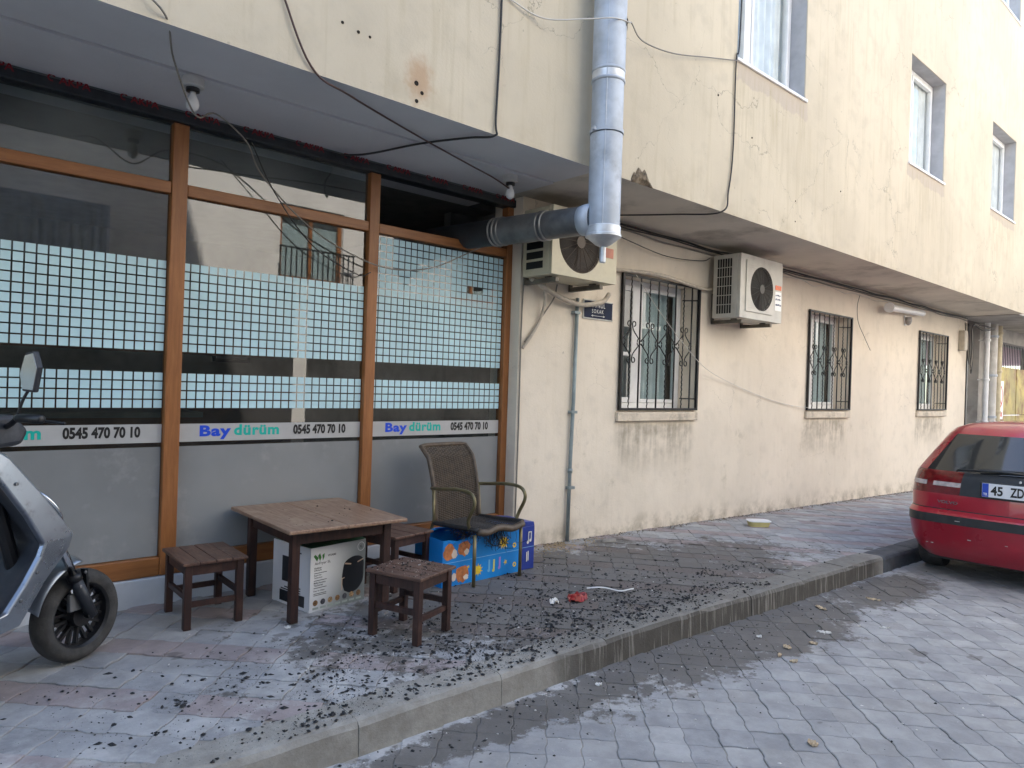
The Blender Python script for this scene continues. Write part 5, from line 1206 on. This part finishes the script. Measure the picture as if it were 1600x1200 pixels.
b = MB(); P = spline([(3.60, -1.17, zwalk(3.6, -1.2) + .012), (3.68, -1.24, zwalk(3.6, -1.2) + .02), (3.74, -1.34, zwalk(3.6, -1.2) + .010), (3.80, -1.37, zwalk(3.7, -1.2) + .02), (3.86, -1.36, zwalk(3.7, -1.2) + .012)], 6)
b.add([p + Vector((0, 0, .005 * s + .003)) + Vector((.007 * s, .007 * s, 0)) for p in P for s in (0, 1)], [(2 * i, 2 * i + 1, 2 * i + 3, 2 * i + 2) for i in range(len(P) - 1)]); o = b.build('paper_strip', M_PAP, fix=False); o.modifiers.new('s', 'SOLIDIFY').thickness = .001; tag(o, 'curled white paper strip right of the red wrapper', 'paper')
tc = thing('plastic_tub', (7.1, -.47, zwalk(7.1, -.47)), 'yellow plastic food tub with white lid at the foot of the wall', 'tub', rz=R(-40))
rrp = lambda w, d, r_: [(sx_ * (w / 2 - r_) + r_ * math.cos(a), sy_ * (d / 2 - r_) + r_ * math.sin(a)) for sx_, sy_, a0 in ((1, 1, 0), (-1, 1, 90), (-1, -1, 180), (1, -1, 270)) for a in [R(a0 + 18 * k) for k in range(6)]]
b = MB(); p0, p1 = rrp(.20, .13, .04), rrp(.23, .155, .045); n = len(p0); b.add([(x, y, .004) for x, y in p0] + [(x, y, .055) for x, y in p1], [(i, (i + 1) % n, n + (i + 1) % n, n + i) for i in range(n)] + [tuple(range(n))]); b.build('tub', mat('yellow_tub', (.55, .48, .20), .4, var=.2), tc, local=True)
MB().prism(rrp(.245, .17, .05), .056, .066).prism(rrp(.20, .13, .04), .066, .069).build('lid', M_PVC, tc, local=True, bevel=.003)
b = MB(); b.add([(x * 1.0, y, z) for x, y, z in [(-.1, -.03, 0), (.1, -.04, 0), (.12, .03, 0), (-.09, .035, 0), (-.085, -.02, .04), (.09, -.03, .045), (.1, .02, .04), (-.08, .025, .035)]], [(0, 3, 2, 1), (4, 5, 6, 7), (0, 1, 5, 4), (2, 3, 7, 6), (0, 4, 7, 3), (1, 2, 6, 5)])
o = b.build('loose_stone', mat('grey_stone', (.30, .28, .25), .9, var=.2, bump=.5), bevel=.012); o.location = (4.93, -.22, zwalk(4.9, -.2)); o.rotation_euler = (0, 0, R(-20)); o.scale = (.75, .75, .75); tag(o, 'flat grey stone lying at the foot of the wall near the conduit', 'stone')
lit = [(4.15, -2.12, .05, .04, 'w', 'white scrap in the gutter just under the kerb'), (4.12, -2.32, .09, .06, 'b', 'brownish bread scrap in the gutter, below the white scrap'), (4.33, -2.38, .07, .06, 'b', 'brown bread crust between two pale scraps'), (4.6, -2.32, .12, .05, 'w', 'pale torn paper right of the bread crust'), (3.92, -2.46, .07, .05, 'b', 'orange-brown food scrap nearest the camera in the gutter'), (3.95, -2.36, .08, .03, 'b', 'thin bread strip beside the orange food scrap'), (5.15, -2.05, .16, .06, 'b', 'larger pale bread piece lying against the kerb'), (5.75, -2.18, .14, .05, 'b', 'pale bread piece farthest along the kerb'), (5.05, -2.52, .10, .03, 'w', 'white paper sliver lying out in the road'), (4.95, -2.40, .05, .02, 'w', 'tiny white sliver beside the road paper'), (3.05, -2.98, .07, .06, 'b', 'crumpled yellowish scrap alone in the road foreground'), (2.78, -2.00, .05, .05, 'w', 'white crumpled bit at the foot of the kerb in front'), (1.70, -.72, .05, .04, 'w', 'white scrap on the pavement in front of the table leg')]
for k, (x, y, w, d, t_, lab) in enumerate(lit):
    onwalk = y > -1.6
    crumple('scrap', x, y, w * .75, d * .75, .012, M_PAP if t_ == 'w' else M_BREAD, lab, 'scrap', 60 + k, k * .7, zwalk if onwalk else zroad, 'scraps of litter on the paving')

# burnt crumbs: nobody could count them
def crumbs(name, n, sampler, smin, smax, material, label, seed, flat_=.6):
    rr = random.Random(seed); b = MB()
    base = [(1, 0, 0), (-1, 0, 0), (0, 1, 0), (0, -1, 0), (0, 0, 1), (0, 0, -1)]; F = [(0, 2, 4), (2, 1, 4), (1, 3, 4), (3, 0, 4), (2, 0, 5), (1, 2, 5), (3, 1, 5), (0, 3, 5)]
    for _ in range(n):
        p = sampler(rr)
        if p is None: continue
        s = smin + (smax - smin) * rr.random() ** 4.2; a = rr.uniform(0, 6.28); ca, sa = math.cos(a), math.sin(a); el = rr.uniform(.8, 1.7); V = []
        for x, y, z in base:
            x, y, z = x * s * el * rr.uniform(.6, 1.3), y * s * rr.uniform(.5, 1.2), z * s * flat_ * rr.uniform(.6, 1.2)
            V.append((p[0] + x * ca - y * sa, p[1] + x * sa + y * ca, p[2] + z + s * flat_ * .5))
        b.add(V, F)
    return tag(b.build(name, material, fix=False), label, None, None, 'stuff')
M_CHAR = mat('charcoal', (.014, .014, .015), .7, var=.3, nscale=60)
CL = [(random.Random(500 + k).gauss(2.9, 1.15), -1.78 + abs(random.Random(900 + k).gauss(0, .5)), random.Random(700 + k).uniform(.03, .16)) for k in range(110)]
def walk_s(rr):
    if rr.random() < .5:
        cx, cy, cr_ = rr.choice(CL); x, y = rr.gauss(cx, cr_), rr.gauss(cy, cr_)
    else: x = rr.choice((rr.gauss(1.7, .75), rr.gauss(2.7, .8), rr.gauss(3.4, .75), rr.gauss(3.0, 1.6))); y = -1.83 + abs(rr.gauss(0, .6))
    if not (-.3 < x < 7 and -1.83 < y < -.25): return None
    if y > -.8 and x < 2.9 and rr.random() < .85: return None
    return (x, y, zwalk(x, y) + (.008 if y < -1.66 else 0))
crumbs('soot_dust', 14000, walk_s, .0008, .003, M_CHAR, 'fine black soot grains over the pavement', 11)
crumbs('burnt_crumbs', 8500, walk_s, .0015, .0135, M_CHAR, 'black burnt crumbs strewn over the pavement', 1)
def road_s(rr):
    x = rr.gauss(3.2, 1.5); y = -1.87 - abs(rr.gauss(0, .22)) if rr.random() < .85 else rr.uniform(-3.6, -1.9)
    return (x, y, zroad(x, y)) if 0 < x < 8 else None
crumbs('burnt_crumbs', 1100, road_s, .002, .010, M_CHAR, 'black burnt crumbs gathered in the gutter', 2)
crumbs('pale_grit', 800, lambda rr: (lambda x, y: (x, y, zwalk(x, y) if y > -1.83 else zroad(x, y)))(rr.gauss(2.8, 1.5), rr.uniform(-3.6, -.5)), .002, .007, M_PAP, 'pale grit scattered over the paving', 3)
def stool_s(rr):
    u, v = rr.uniform(-.16, .16), rr.uniform(-.17, .17); a = R(20)
    return (2.205 + u * math.cos(a) - v * math.sin(a), -1.14 + u * math.sin(a) + v * math.cos(a), .355 + zwalk(2.2, -1.1))
crumbs('seat_crumbs', 190, stool_s, .002, .010, M_CHAR, 'burnt crumbs lying on the stool nearest the kerb', 4)
crumbs('seat_grit', 90, stool_s, .0015, .005, M_PAP, 'pale glassy grit on the stool nearest the kerb', 5)
crumbs('table_crumbs', 26, lambda rr: (2.05 + rr.uniform(-.3, .33), -.4 + rr.uniform(-.3, .3), .53 + zwalk(2, -.3)), .003, .009, M_CHAR, 'a few burnt crumbs on the table top', 6)
crumbs('sand_spill', 2600, lambda rr: (lambda x, y: (x, y, zwalk(x, y)))(4.35 + rr.gauss(0, .28), -.02 - abs(rr.gauss(0, .13))), .002, .007, mat('yellow_sand', (.42, .31, .16), .95, var=.2), 'yellowish sand spilled along the wall foot by the conduit', 7)
crumbs('wall_foot_dirt', 2600, lambda rr: (lambda x, y: (x, y, zwalk(x, y)))(rr.uniform(4.0, 14), -.005 - abs(rr.gauss(0, .05))), .003, .011, mat('brown_dirt', (.16, .13, .09), .95, var=.3), 'brown dirt along the foot of the wall', 8)
